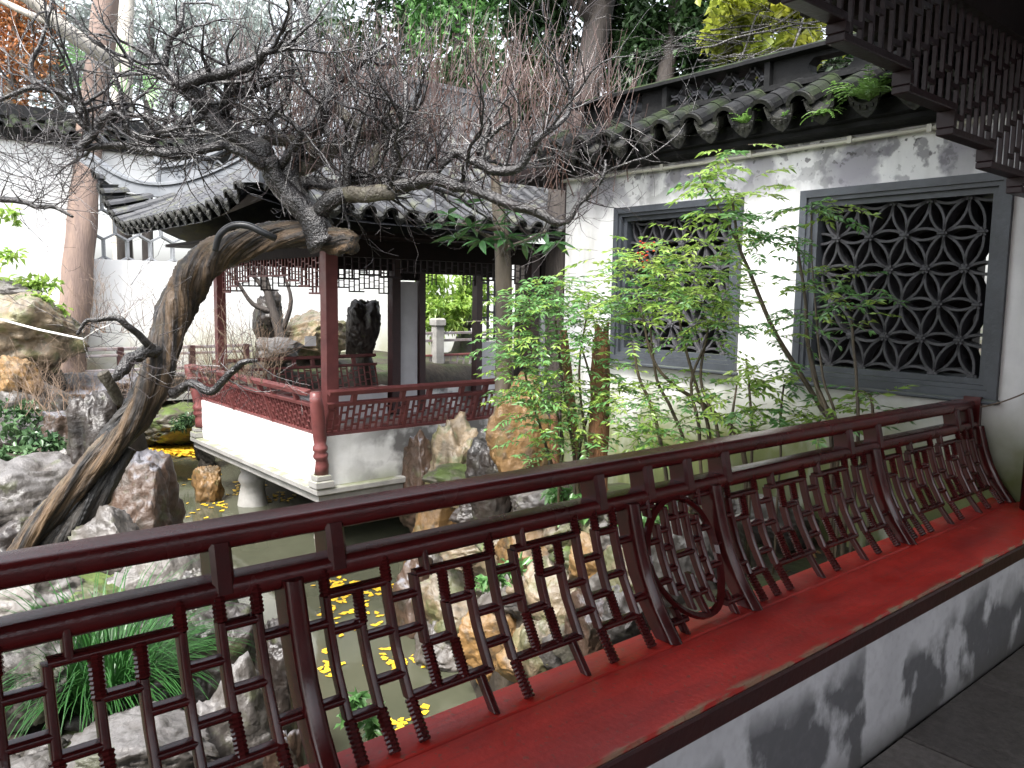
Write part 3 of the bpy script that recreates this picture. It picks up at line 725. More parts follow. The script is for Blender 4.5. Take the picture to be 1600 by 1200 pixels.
def bal(o0, U, L, out, zb_, zt_, lean, blocks, red=M['pavred'], cw=.075, mid=.72):
    """leaning balustrade panel: o0 foot corner, U along, out outward"""
    dz = zt_-zb_; P = lambda u, v: o0+U*u+out*(lean*v)+ZA*(dz*v)
    up = (out*lean+ZA*dz).normalized(); nn = U.cross(up)
    def bar(v, w, d, nm):
        q = MB(); q.sweep([P(0, v), P(L, v)], [(-w/2, -d/2), (w/2, -d/2), (w/2, d/2), (-w/2, d/2)], up, nn); q.build(nm, red, pav, fixn=True)
    bar(1.0, .045, .07, 'top_rail'); bar(mid, .035, .05, 'middle_rail'); bar(.02, .035, .05, 'bottom_rail')
    q = MB(); hh = dz*(mid-.06); lattice(q, P(.03, .05), U, up, L-.06, hh, cw, .11, .016, .026)
    tag(q.build('railing_lattice', red, pav, fixn=True), kind='stuff')
    for u in blocks:
        q = MB(); p0, p1 = P(u, mid+.03), P(u, .965); q.sweep([p0, p1], [(-.025, -.025), (.025, -.025), (.025, .025), (-.025, .025)], U, nn); q.build('rail_block', red, pav, fixn=True)
    for u in (L*.33, L*.66):
        q = MB(); q.sweep([P(u, 0), P(u, mid)], [(-.02, -.035), (.02, -.035), (.02, .03), (-.02, .03)], U, nn); q.build('railing_post', red, pav, fixn=True)
bal(V3((3.76, 7.545, -.065)), YA, 3.62, -XA, 0, .46, .15, (.35, .95, 1.3, 2.2, 2.6, 3.3))
bal(V3((3.76, 7.545, -.065)), XA, 2.95, -YA, 0, .46, .15, (.3, .9, 1.25, 1.7, 2.05, 2.7))
bal(V3((3.95, 11.12, -.065)), XA, 2.60, YA, 0, .50, .14, (.4, 1.2, 1.5, 2.2), cw=.10)
for (lo, hi) in (((3.79, 7.86, -.074), (4.12, 11.15, -.035)), ((3.79, 7.56, -.074), (6.65, 7.858, -.035)), ((4.125, 10.82, -.074), (6.6, 11.15, -.035))):
    b = MB(); b.b2(lo, hi); b.build('seat', M['pavred'], pav)
for (lo, hi) in (((4.02, 7.96, -.498), (4.08, 10.7, -.076)), ((4.1, 7.78, -.498), (6.5, 7.84, -.076)), ((4.2, 10.88, -.498), (6.55, 10.94, -.076))):
    b = MB(); b.b2(lo, hi); b.build('seat_wall', M['greywall'], pav)
# turned corner posts standing on little stone plinths
for (x, y) in ((3.70, 7.48), (3.70, 11.16)):
    b = MB(); sx, sy = -.09, (-.09 if y < 9 else .09)
    pts = [(x+.02, y+(.02 if y < 9 else -.02), -.46), (x+.02, y, -.36), (x+.015, y, -.30), (x+.01, y, -.27), (x, y, -.25), (x, y, -.22), (x, y, -.20), (x, y, -.17), (x, y, -.14), (x-.0, y, -.08), (x+sx*.4, y+sy*.4, .12), (x+sx*.9, y+sy*.9, .32), (x+sx, y+sy, .415)]
    b.tube(pts, [.075, .07, .062, .078, .078, .06, .078, .078, .06, .07, .072, .066, .055], 12); b.build('corner_post', M['pavred'], pav, smooth=True)
    b = MB(); b.b2((x-.09, y-.09, -.597), (x+.11, y+.10, -.52), .01); b.b2((x-.07, y-.07, -.518), (x+.09, y+.08, -.462), .008); b.build('plinth', M['stone'], pav)
COL = [(3.92, 7.68, .135), (3.92, 10.85, .12), (6.72, 10.95, .15), (6.75, 7.68, .135)]
for (x, y, w) in COL:
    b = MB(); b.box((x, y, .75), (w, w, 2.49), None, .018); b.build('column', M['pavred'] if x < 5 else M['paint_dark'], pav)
def pbeam(lo, hi, nm='beam', mt='dark'):
    b = MB(); b.b2(lo, hi); b.build(nm, M[mt], pav)
pbeam((3.86, 7.75, 1.80), (3.98, 10.78, 1.99)); pbeam((3.99, 7.62, 1.80), (9.1, 7.74, 1.99)); pbeam((3.99, 10.89, 1.78), (9.1, 11.01, 1.99))
pbeam((3.4, 7.2, 2.0), (9.2, 11.4, 2.04), 'ceiling')
# stepped hanging lattice between the columns
def hang(o, U, L, zt_, red, deep=.40, shal=.20, cw=.085):
    b = MB(); n = int(L/cw); cw = L/n
    for i in range(n+1):
        u = i*cw; e = min(u, L-u); zb_ = zt_-(deep if e < L*.1 else (deep*.8 if e < L*.2 else shal+.06 if e < L*.3 else shal))
        p = o+U*u
        b.box((p.x, p.y, (zt_+zb_)/2), (.016, .016, zt_-zb_))
        if i < n:
            b.box((p+U*cw/2).to_tuple()[:2]+(zb_+.01,), (abs(U.x)*cw+.014*abs(U.y), abs(U.y)*cw+.014*abs(U.x), .022))
            z = zb_+.05+(i % 3)*.03
            while z < zt_-.02:
                b.box((p+U*cw/2).to_tuple()[:2]+(z,), (abs(U.x)*(cw-.016)+.012*abs(U.y), abs(U.y)*(cw-.016)+.012*abs(U.x), .012)); z += .085
    tag(b.build('hanging_lattice', red, pav), kind='stuff')
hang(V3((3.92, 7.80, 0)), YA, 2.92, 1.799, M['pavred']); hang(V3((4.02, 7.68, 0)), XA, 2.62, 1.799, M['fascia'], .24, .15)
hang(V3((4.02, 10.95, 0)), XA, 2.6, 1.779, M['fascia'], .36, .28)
# back wall of the pavilion: white panels, doorway with dark posts, lattice light above the far panel
for (lo, hi) in (((6.80, 10.92, -.498), (7.14, 11.02, 1.62)), ((8.47, 10.92, -.498), (9.1, 11.02, .62))):
    pbeam(lo, hi, 'wall_panel', 'greywall')
for (lo, hi) in (((7.17, 10.89, -.498), (7.28, 11.03, 1.78)), ((8.33, 10.89, -.498), (8.45, 11.03, 1.78))): pbeam(lo, hi, 'door_post', 'paint_dark')
b = MB(); lattice(b, V3((8.48, 10.97, .63)), XA, ZA, .60, 1.1, .15, .3, .03, .04); tag(b.build('lattice_light', M['latt'], pav, fixn=True), kind='stuff')
for x in (7.29, 8.08):
    b = MB(); lattice(b, V3((x, 10.96, 1.58)), XA, ZA, .24, .19, .08, .09, .014, .02); tag(b.build('hanging_lattice', M['fascia'], pav, fixn=True), kind='stuff')
pbeam((6.78, 10.93, 1.64), (7.16, 11.0, 1.78), 'beam'); pbeam((8.46, 10.93, 1.73), (9.1, 11.0, 1.78), 'beam')
for (lo, hi) in (((6.84, 7.60, -.5), (7.9, 7.72, 1.25)), ((7.95, 7.6, -.5), (8.6, 7.72, 1.25))): pbeam(lo, hi, 'side_panel', 'greywall')
pbeam((6.84, 7.60, 1.253), (9.1, 7.72, 1.80), 'side_panel', 'dark')
# ---- roof
EX, EY0, EY1, EZ = 2.65, 6.60, 11.70, 2.13
HALF = (EY1-EY0)/2; XR = EX+HALF
def fz(d): return EZ+.42*d+.10*d*d
def up_l(y, d):
    a = max(0, 1-(EY1-y)/1.5)**2*.80+max(0, 1-(y-EY0)/1.2)**2*.16
    return a*max(0, 1-d/1.6)
def up_f(x, d): return max(0, 1-(x-EX)/1.2)**2*.16*max(0, 1-d/1.6)
def PL(y, d): return V3((EX+d, y, fz(d)+up_l(y, d)))
def PF(x, d): return V3((x, EY0+d, fz(d)+up_f(x, d)))
def dml(y): return min(y-EY0, EY1-y)
def dmf(x): return min(x-EX, HALF)
b = MB()
def deck(fn, dm, a0, a1, n, off):
    k = 8; base = len(b.v)
    for i in range(n+1):
        a = a0+(a1-a0)*i/n
        for j in range(k+1): p = fn(a, dm(a)*j/k); b.v.append((p.x, p.y, p.z-off))
    for i in range(n):
        for j in range(k): q = base+i*(k+1)+j; b.f.append((q, q+1, q+k+2, q+k+1))
for off in (.012, .07):
    deck(PL, dml, EY0, EY1, 40, off); deck(PF, dmf, EX, 9.4, 40, off); deck(lambda x, d: V3((x, EY1-d, fz(d)+max(0, 1-(x-EX)/1.5)**2*.8*max(0, 1-d/1.6))), dmf, EX, 9.4, 40, off)
b.build('roof_deck', M['pavtile'], pav)
cov2 = halfshell(.070, .062, .235, .016, 0, math.pi, 6); cov2m = cov2.mesh('cover_tile', M['pavtile'])
pan2 = halfshell(.085, .078, .235, .012, math.pi*1.08, math.pi*1.92, 5); pan2m = pan2.mesh('pan_tile', M['pavtile'])
drip2m = bpy.data.meshes.new_from_object(bpy.data.objects.new('drip_tile', dripm)); drip2m.materials.clear(); drip2m.materials.append(M['tile_lip'])
def frame(p, q, out):
    """matrix with X from p to q (up the slope), Y across"""
    X = (q-p).normalized(); Y = out.cross(X); Y = ZA.cross(X).normalized(); Z = X.cross(Y)
    return Matrix((X, Y, Z)).transposed()
PLACE = []
SP = .23
def rows(fn, dm, a0, a1, keyoff):
    a = a0
    while a < a1:
        D = dm(a); d = 0; r = 0
        while d < D-.06:
            p, q = fn(a, d), fn(a, d+.2); Mx = frame(p, q, ZA)
            PLACE.append((r+keyoff, 'c', p+ZA*.035, Mx))
            if dm(a+SP/2) > d+.05:
                p2, q2 = fn(a+SP/2, d), fn(a+SP/2, d+.2); PLACE.append((r+keyoff+4, 'p', p2+ZA*.075, frame(p2, q2, ZA)))
            if r == 0:
                p0, p1 = fn(a+SP/2, -.03), fn(a+SP/2, .15); piece('drip_tile', drip2m, pav, p0+ZA*.075, frame(p0, p1, ZA))
                p0, p1 = fn(a, -.035), fn(a, .15); piece('end_tile', endm, pav, p0+ZA*.03, frame(p0, p1, ZA))
            d += .2; r += 1
        a += SP
rows(PL, dml, EY0+.16, EY1-.1, 0); rows(PF, dmf, EX+.2, 9.3, 1)
PLACE.sort(key=lambda q: q[0])
rest = MB(); nc = npn = 0
for (_, kd, p, Mx) in PLACE:
    if kd == 'c' and nc < 290: nc += 1; piece('cover_tile', cov2m, pav, p, Mx)
    elif kd == 'p' and npn < 150: npn += 1; piece('pan_tile', pan2m, pav, p, Mx)
    else:
        src = cov2 if kd == 'c' else pan2; rest.add([p+Mx @ V3(v) for v in src.v], src.f)
tag(rest.build('upper_roof_tiles', M['pavtile'], pav), kind='stuff')
# hip ridges: the far one carries an upturned horn and an openwork parapet
def hipP(a, near): 
    y = EY0+a if near else EY1-a
    return V3((EX+a, y, fz(max(a, 0))+(up_l(y, max(a, 0)) if a > 0 else (.16 if near else .80)-a*.9)))
def hipband(near, a0, a1, z0, z1, w, nm, n=36):
    b = MB(); side = V3((1, -1 if near else 1, 0)).normalized()
    side = V3((.7071, -.7071 if near else .7071, 0))
    pts = [hipP(a0+(a1-a0)*i/n, near)+ZA*((z0+z1)/2) for i in range(n+1)]; h = (z1-z0)/2
    b.sweep(pts, [(-w/2, -h), (w/2, -h), (w/2, h*.6), (w/2-.02, h), (-w/2+.02, h), (-w/2, h*.6)], side, ZA); b.build(nm, M['ridge2'], pav, fixn=True)
M['ridge2'] = mat('pavilion_ridge', (.13, .14, .155), (.19, .20, .215), 5, .5, .12, 30)
hipband(False, -.18, 2.5, .03, .17, .15, 'hip_ridge'); hipband(False, -.16, 2.5, .172, .215, .20, 'hip_ridge')
hipband(False, .62, 2.5, .40, .45, .16, 'parapet_coping'); hipband(False, .62, 1.02, .2165, .399, .07, 'parapet_panel')
for a in (.62, 1.03, 1.55, 2.05, 2.5):
    p = hipP(a, False); b = MB(); b.box(p+ZA*.33, (.09, .09, .24), None, .01); b.build('parapet_post', M['ridge2'], pav)
p = hipP(.60, False); b = MB(); b.tube([p+ZA*z for z in (.45, .48, .52, .56, .60)], [.05, .075, .04, .055, .01], 10); b.build('finial', M['ridge2'], pav, smooth=True)
b = MB(); p = hipP(.83, False); sd_ = V3((-.7071, -.7071, 0))
for i in range(7):
    q = p+ZA*(.31+.045*math.cos(i*.9))+sd_*.04+V3((.7071, -.7071, 0))*(.06*math.sin(i*.9)); b.box(q, (.03, .03, .03), None, .008)
b.build('parapet_ornament', M['ridge2'], pav)
b = MB()
for i in range(9):
    a = 1.09+i*.165; p0, p1 = hipP(a, False), hipP(a+.14, False)
    for (s, e) in ((.22, .40), (.40, .22)): b.tube([p0+ZA*s, (p0+p1)/2+ZA*((s+e)/2+.03), p1+ZA*e], .014, 4)
tag(b.build('parapet_openwork', M['ridge2'], pav), kind='stuff')
hipband(True, .02, 2.5, .03, .18, .15, 'hip_ridge')
b = MB(); b.sweep([(XR-.05, 9.15, fz(HALF)), (9.4, 9.15, fz(HALF))], [(-.09, -.05), (.09, -.05), (.09, .28), (.12, .30), (.12, .36), (-.12, .36), (-.12, .30), (-.09, .28)], YA, ZA); b.build('main_ridge', M['ridge2'], pav, fixn=True)
t = at(485, 533, 8.75); b = MB(); b.box(t, (.13, .006, .11), None); b.build('card', M['white'], None, loc=t)
tag(bpy.data.objects['card'], 'small blank white card hung beside the near red pavilion column', 'card')

# ================================================================ rear garden wall with honeycomb openings
rw = thing('rear_wall', 'tall whitewashed rear garden wall with honeycomb lattice band and dark tile cap', 'wall', (3, 15.1, 0))
b = MB(); LX0, LX1, LZ0, LZ1, YW = 3.30, 6.1, 1.94, 3.08, 15.0
for (lo, hi) in (((-9, YW, -1), (LX0, YW+.3, 3.75)), ((LX1, YW, -1), (16, YW+.3, 3.75)), ((LX0, YW, -1), (LX1, YW+.3, LZ0)), ((LX0, YW, LZ1), (LX1, YW+.3, 3.75))): b.b2(lo, hi)
b.build('plaster', M['farplaster'], rw)
M['honey'] = mat('honeycomb_tile', (.34, .35, .37), (.24, .25, .26), 8, .6)
hw, rowh, ap = .19, .40, .105
def seg(dx, dz, nm='lattice_tile'):
    L = math.hypot(dx, dz); b = MB(); X = V3((dx, 0, dz)).normalized(); Zz = V3((-X.z, 0, X.x)); b.box((dx/2, 0, dz/2), (L, .16, .030), (X, YA, Zz)); return b.mesh(nm, M['honey'])
sA, sB, sC = seg(hw*1.0, ap), seg(hw*1.0, -ap), seg(0, rowh-ap)
for r in range(4):
    for c in range(-1, 9):
        x = LX0+c*2*hw+(hw if r % 2 else 0); z = LZ0+r*rowh-.06
        if x+2*hw > LX1+.2 or z > LZ1: continue
        piece('lattice_tile', sA, rw, (x, YW+.12, z)); piece('lattice_tile', sB, rw, (x+hw, YW+.12, z+ap)); piece('lattice_tile', sC, rw, (x+hw, YW+.12, z+ap))
        
b = MB(); b.sweep([(-9, 0, 0), (16, 0, 0)], [(YW-.10, 3.752), (YW-.22, 3.84), (YW-.30, 3.90), (YW+.15, 4.12), (YW+.55, 3.90), (YW+.4, 3.752)], YA, ZA); b.build('cap_bed', M['tile'], rw, fixn=True)
covr = halfshell(.075, .065, .30, .02, 0, math.pi, 6); covrm = covr.mesh('cover_tile', M['tile'])
Rr = Matrix.Rotation(math.pi/2, 3, 'Z') @ Matrix.Rotation(-math.atan2(.22, .45), 3, 'Y')
for i in range(70):
    x = -4+i*.25
    if x > 12: break
    for q in range(2): piece('cover_tile', covrm, rw, (x, YW-.33+q*.24, 3.90+q*.117), Rr)
b = MB(); b.b2((-9, YW+.05, 4.13), (16, YW+.25, 4.32)); b.build('ridge', M['tile'], rw)

# footbridge rails at the back of the pond
br = thing('footbridge', 'low footbridge with paired weathered grey rails across the back of the pond', 'footbridge', (3.6, 14.75, -.4))
for (z, th) in ((.42, .055), (.31, .045), (.05, .055), (-.055, .045)):
    b = MB(); b.b2((2.35, 14.71, z-th/2), (5.9, 14.79, z+th/2), .008); b.build('rail', M['rail_grey'], br)
for x in (2.42, 3.6, 4.8, 5.8):
    b = MB(); b.b2((x-.05, 14.705, -.39), (x+.05, 14.795, .45), .01); b.build('post', M['paint_dark'], br)
b = MB(); b.b2((2.2, 14.66, -.52), (6.0, 14.98, -.395)); b.build('deck', M['stone'], br)
# what the doorway of the pavilion frames
fb = thing('balustrade', 'low balustrade with stone post seen through the pavilion doorway', 'balustrade', (9.3, 13.6, 0))
p0 = at(690, 545, 15.2); z0 = p0.z
for (dz, th) in ((.30, .05), (.16, .05), (-.12, .04), (-.70, .05)):
    b = MB(); b.b2((7.6, p0.y-.03, z0+dz-th/2), (12.5, p0.y+.03, z0+dz+th/2), .006); b.build('rail', M['rail_grey'] if dz > 0 else M['pavred'], fb)
b = MB(); lattice(b, V3((7.6, p0.y, z0-.68)), XA, ZA, 4.9, .54, .16, .2, .025, .03, .08); tag(b.build('railing_lattice', M['rail_grey'], fb, fixn=True), kind='stuff')
q = at(684, 512, 15.0); b = MB(); b.box((q.x, q.y, q.z-.42), (.17, .17, .9), None, .02); b.box((q.x, q.y, q.z+.10), (.22, .22, .16), None, .03); b.build('stone_post', M['stone'], fb)
b = MB(); b.b2((7.2, p0.y-.1, -.6), (12.8, p0.y+.1, z0-.73)); b.build('foot_wall', M['stone'], fb)

# ================================================================ rocks
def grounded(px, py, t0=1.8, t1=9, fn=None):
    t = t0
    while t < t1:
        p = at(px, py, t)
        if p.z < (fn or hgt2)(p.x, p.y): return t
        t += .02
    return t1
import bmesh
def ico(sub):
    bm_ = bmesh.new(); bmesh.ops.create_icosphere(bm_, subdivisions=sub, radius=1)
    v = [x.co.copy() for x in bm_.verts]; f = [tuple(w.index for w in q.verts) for q in bm_.faces]; bm_.free(); return v, f
ICO = {3: ico(3), 4: ico(4), 5: ico(5)}
def rock(name, loc, size, mt, label, seed, sub=4, cuts=7, rough=.33, hole=None, group=None, yaw=None):
    rs = random.Random(seed); vs, fs = ICO[sub]; off = V3((rs.random()*50, rs.random()*50, rs.random()*50))
    planes = []
    for _ in range(cuts):
        n = V3((rs.gauss(0, 1), rs.gauss(0, 1), rs.gauss(0, .8))).normalized(); planes.append((n, rs.uniform(.55, .85)))
    Rz = Matrix.Rotation(rs.uniform(0, 6.28) if yaw is None else yaw, 3, 'Z'); out = []
    for v in vs:
        p = v*(1+rough*noise.noise(v*1.4+off)+.16*noise.noise(v*3.1+off))
        for n, dd in planes:
            e = p.dot(n)-dd
            if e > 0: p = p-n*e*.92
        w_ = V3((v.x, v.y, v.z*1.8))+V3((noise.noise(v*2+off), noise.noise(v*2-off), 0))*.35
        g1 = abs(noise.noise(w_*2.6+off)); g2 = abs(noise.noise(w_*5.5-off)); g3 = abs(noise.noise(w_*11+off*2))
        p = p*(1+.16*(min(g1, .25)-.15)*2+.09*(min(g2, .22)-.12)*2+.06*(g3-.2)+.025*noise.noise(v*24+off))
        if hole:
            for (hv, hr) in hole:
                e = (p-V3(hv)).length
                if e < hr: p = p*(1-.55*(1-e/hr)**.6)
        p = Rz @ V3((p.x*size[0], p.y*size[1], p.z*size[2])); out.append(p)
    me = bpy.data.meshes.new(name); me.from_pydata([tuple(p) for p in out], [], fs); me.materials.append(M[mt])
    me.polygons.foreach_set('use_smooth', [True]*len(fs)); me.update()
    o = link(name, me, None, V3(loc)); tag(o, label, 'rock', group); return o
def prock(px, py, t, w, h, mt, label, seed, d=None, name='boulder', **k):
    k.setdefault('sub', 5)
    """rock about w by h (photo pixels) across, centred on a sight line at distance t"""
    s = t/FPX; sx = w/2*s*1.2; sz = h/2*s*1.2
    if k.pop('bank', False):                       # let the sight line meet the bank, so that the stone sits on it
        t = min(grounded(px, py+h*.28, 2.2, 9, lambda x, y: max(hgt(x, y), WATER_Z-.05))-.04, t*1.35); s = t/FPX; sx = w/2*s*1.2; sz = h/2*s*1.2
    c_ = at(px, py, t); g_ = max(hgt(c_.x, c_.y), WATER_Z-.15); bot = c_.z-sz*.85
    if bot-g_ > .22 and c_.y < 11: top_ = c_.z+sz; c_.z = (top_+g_-.1)/2; sz = (top_-g_+.1)/2
    elif bot > g_: MOUNDS.append((c_.x, c_.y, c_.z-sz*.62, min(sx, (d or w/2*s))*.6))
    return rock(name, c_, (sx, (d or w/2*s)*1.15, sz), mt, label, seed, yaw=rad(-40)+k.pop('rot', 0), **k)
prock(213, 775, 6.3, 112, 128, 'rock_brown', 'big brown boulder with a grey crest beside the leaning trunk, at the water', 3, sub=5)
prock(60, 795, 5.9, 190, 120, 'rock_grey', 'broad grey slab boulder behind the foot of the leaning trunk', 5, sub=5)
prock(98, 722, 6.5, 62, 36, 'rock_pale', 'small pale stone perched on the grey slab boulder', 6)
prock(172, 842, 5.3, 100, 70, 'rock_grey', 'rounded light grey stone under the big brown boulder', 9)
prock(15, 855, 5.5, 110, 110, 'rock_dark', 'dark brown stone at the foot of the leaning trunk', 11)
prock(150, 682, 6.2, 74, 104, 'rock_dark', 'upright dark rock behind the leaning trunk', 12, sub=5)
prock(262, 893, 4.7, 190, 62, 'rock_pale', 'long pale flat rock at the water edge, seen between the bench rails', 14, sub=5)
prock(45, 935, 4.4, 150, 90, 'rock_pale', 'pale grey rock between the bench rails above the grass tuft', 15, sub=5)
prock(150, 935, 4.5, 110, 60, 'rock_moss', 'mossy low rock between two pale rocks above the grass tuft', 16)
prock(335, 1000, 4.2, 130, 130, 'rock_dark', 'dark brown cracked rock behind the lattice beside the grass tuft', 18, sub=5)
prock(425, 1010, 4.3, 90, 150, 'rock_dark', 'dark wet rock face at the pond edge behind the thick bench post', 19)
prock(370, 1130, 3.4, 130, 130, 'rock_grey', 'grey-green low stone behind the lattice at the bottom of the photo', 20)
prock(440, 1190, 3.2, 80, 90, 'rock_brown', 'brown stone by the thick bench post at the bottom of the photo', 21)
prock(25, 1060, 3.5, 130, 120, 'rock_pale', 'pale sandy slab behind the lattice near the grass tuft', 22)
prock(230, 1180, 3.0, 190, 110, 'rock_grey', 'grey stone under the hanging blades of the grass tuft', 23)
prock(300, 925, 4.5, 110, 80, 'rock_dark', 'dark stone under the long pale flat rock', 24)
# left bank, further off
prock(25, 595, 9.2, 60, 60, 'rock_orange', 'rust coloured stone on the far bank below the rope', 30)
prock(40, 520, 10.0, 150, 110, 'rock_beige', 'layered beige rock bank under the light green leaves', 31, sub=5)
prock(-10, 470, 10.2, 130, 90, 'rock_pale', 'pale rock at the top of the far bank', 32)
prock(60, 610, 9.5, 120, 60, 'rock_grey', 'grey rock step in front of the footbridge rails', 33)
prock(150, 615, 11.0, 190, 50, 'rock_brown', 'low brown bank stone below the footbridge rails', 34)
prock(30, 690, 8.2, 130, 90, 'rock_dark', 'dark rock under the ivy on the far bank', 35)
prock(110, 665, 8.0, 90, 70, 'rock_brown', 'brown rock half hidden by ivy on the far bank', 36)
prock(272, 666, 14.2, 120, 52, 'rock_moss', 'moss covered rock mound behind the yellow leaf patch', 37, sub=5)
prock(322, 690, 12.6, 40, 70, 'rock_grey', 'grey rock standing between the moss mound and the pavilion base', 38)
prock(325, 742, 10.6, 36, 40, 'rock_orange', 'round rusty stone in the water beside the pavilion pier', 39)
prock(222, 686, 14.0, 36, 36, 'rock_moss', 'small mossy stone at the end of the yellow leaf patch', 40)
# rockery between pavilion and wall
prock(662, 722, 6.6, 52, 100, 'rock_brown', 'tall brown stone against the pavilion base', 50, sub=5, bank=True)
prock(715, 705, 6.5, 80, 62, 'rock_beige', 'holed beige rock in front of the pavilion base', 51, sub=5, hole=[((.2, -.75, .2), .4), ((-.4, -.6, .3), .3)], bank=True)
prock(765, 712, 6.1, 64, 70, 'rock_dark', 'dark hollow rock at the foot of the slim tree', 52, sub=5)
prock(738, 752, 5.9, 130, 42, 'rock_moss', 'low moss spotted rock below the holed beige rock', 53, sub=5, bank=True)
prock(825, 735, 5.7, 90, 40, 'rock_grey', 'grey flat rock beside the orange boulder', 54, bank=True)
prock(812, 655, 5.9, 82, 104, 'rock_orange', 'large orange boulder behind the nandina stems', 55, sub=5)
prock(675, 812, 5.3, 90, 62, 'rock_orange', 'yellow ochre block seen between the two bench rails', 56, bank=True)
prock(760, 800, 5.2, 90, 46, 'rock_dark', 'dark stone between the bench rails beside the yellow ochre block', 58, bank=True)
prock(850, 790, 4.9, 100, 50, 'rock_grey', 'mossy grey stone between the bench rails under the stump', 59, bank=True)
rr = random.Random(5)
for k, (px, py, t, w, h, mt_, lb) in enumerate((
    (690, 880, 4.6, 80, 60, 'rock_grey', 'grey rockery stone at the water edge under the middle rail, beside the open water'),
    (760, 860, 4.6, 90, 60, 'rock_beige', 'beige rockery stone high behind the lattice below the yellow ochre block'),
    (830, 860, 4.4, 90, 70, 'rock_orange', 'ochre rockery stone under the mossy grey stone, seen through the lattice'),
    (720, 950, 4.1, 90, 90, 'rock_beige', 'large beige stone facing the floating leaves behind the lattice'),
    (800, 930, 4.0, 80, 70, 'rock_pale', 'pale grey rockery stone among beige ones halfway to the round motif'),
    (870, 930, 3.9, 80, 80, 'rock_beige', 'beige stone behind the lattice bars short of the round motif'),
    (930, 880, 4.1, 80, 70, 'rock_orange', 'orange brown stone high behind the lattice before the round motif'),
    (770, 1000, 3.8, 80, 90, 'rock_orange', 'yellow ochre stone low behind the lattice, beside floating leaves'),
    (850, 1010, 3.6, 80, 80, 'rock_beige', 'low beige stone close to the seat short of the round motif'),
    (930, 980, 3.5, 80, 90, 'rock_brown', 'brown stone low behind the lattice next to the round motif post'),
    (660, 950, 4.6, 60, 110, 'rock_brown', 'narrow upright brown stone rising from the pond behind the lattice'),
    (990, 900, 3.8, 80, 80, 'rock_beige', 'beige stone glimpsed beside the curved post at the round motif'),
    (1060, 880, 3.8, 80, 90, 'rock_pale', 'pale stone seen inside the round motif of the bench back'),
    (1120, 850, 3.8, 80, 80, 'rock_grey', 'grey stone seen between the round motif and its far post'),
    (1000, 830, 4.3, 90, 60, 'rock_pale', 'pale stone under the small rail blocks above the round motif'),
    (1090, 800, 4.3, 90, 50, 'rock_brown', 'brown stone under the middle rail above the round motif'),
    (900, 830, 4.6, 80, 50, 'rock_beige', 'small beige stone under the middle rail in line with the stump'),
    (700, 1010, 4.0, 80, 70, 'rock_grey', 'grey stone half in the water beside floating yellow leaves'),
    (980, 980, 3.3, 80, 80, 'rock_grey', 'grey stone near the seat under the round motif'),
    (1200, 820, 3.9, 110, 60, 'rock_grey', 'grey stone behind the lattice just past the round motif'),
    (1300, 790, 4.0, 110, 50, 'rock_beige', 'beige stone at the wall foot behind the far lattice panel'),
    (1400, 770, 4.0, 110, 50, 'rock_pale', 'pale stone at the wall foot behind the last curved post'))):
    prock(px, py, 5.2, w*1.15, h*1.2, mt_, lb, 100+k, bank=True, name='rockery_stone', group='rockery stones behind the bench', rot=rr.uniform(-.6, .6))
for k in range(34):
    px = rr.uniform(650, 1010); py = rr.uniform(790, 1040)
    if py > 800+(px-640)*1.9: continue
    prock(px, py, 5.2, rr.uniform(40, 70), rr.uniform(34, 56), rr.choice(['rock_beige', 'rock_beige', 'rock_pale', 'rock_orange', 'rock_grey', 'rock_moss']), 'small weathered stone packed into the rockery bank behind the bench lattice', 300+k, name='rockery_stone', group='rockery stones behind the bench', rot=rr.uniform(-.8, .8), sub=4, bank=True)
# garden rocks beyond the pavilion
prock(567, 515, 13.0, 46, 88, 'rock_dark', 'tall dark craggy rock seen through the pavilion beside the column', 60, sub=5)
prock(416, 498, 13.6, 40, 66, 'rock_dark', 'dark mossy rock seen through the pavilion behind the leaning stems', 61)
prock(432, 548, 12.8, 56, 36, 'rock_grey', 'low grey rock seen over the pavilion back bench', 62)
prock(488, 525, 14.3, 104, 66, 'rock_beige', 'beige mossy mound against the rear wall seen through the pavilion', 63)
prock(725, 480, 17.5, 30, 60, 'rock_grey', 'grey rock beside the bright shrub in the pavilion doorway', 64)

# ---- the ground, banked up under the rocks
gx = [-160, -80, -40, -20, -10]+list(np.arange(-6, -.5, .3))+list(np.arange(-.5, 6.5, .12))+list(np.arange(6.6, 12.01, .3))+[15, 20, 40, 80, 160]
gy = [-160, -80, -40, -20, -10, -5, -2]+list(np.arange(0, 15.3, .12))+list(np.arange(15.5, 18.01, .3))+[20, 24, 30, 45, 80, 160]
mb = MB(); mb.v = [(x, y, hgt2(x, y)) for y in gy for x in gx]
nx = len(gx); mb.f = [(j*nx+i, j*nx+i+1, (j+1)*nx+i+1, (j+1)*nx+i) for j in range(len(gy)-1) for i in range(nx-1)]
tag(mb.build('ground', M['soil'], smooth=True), kind='structure')
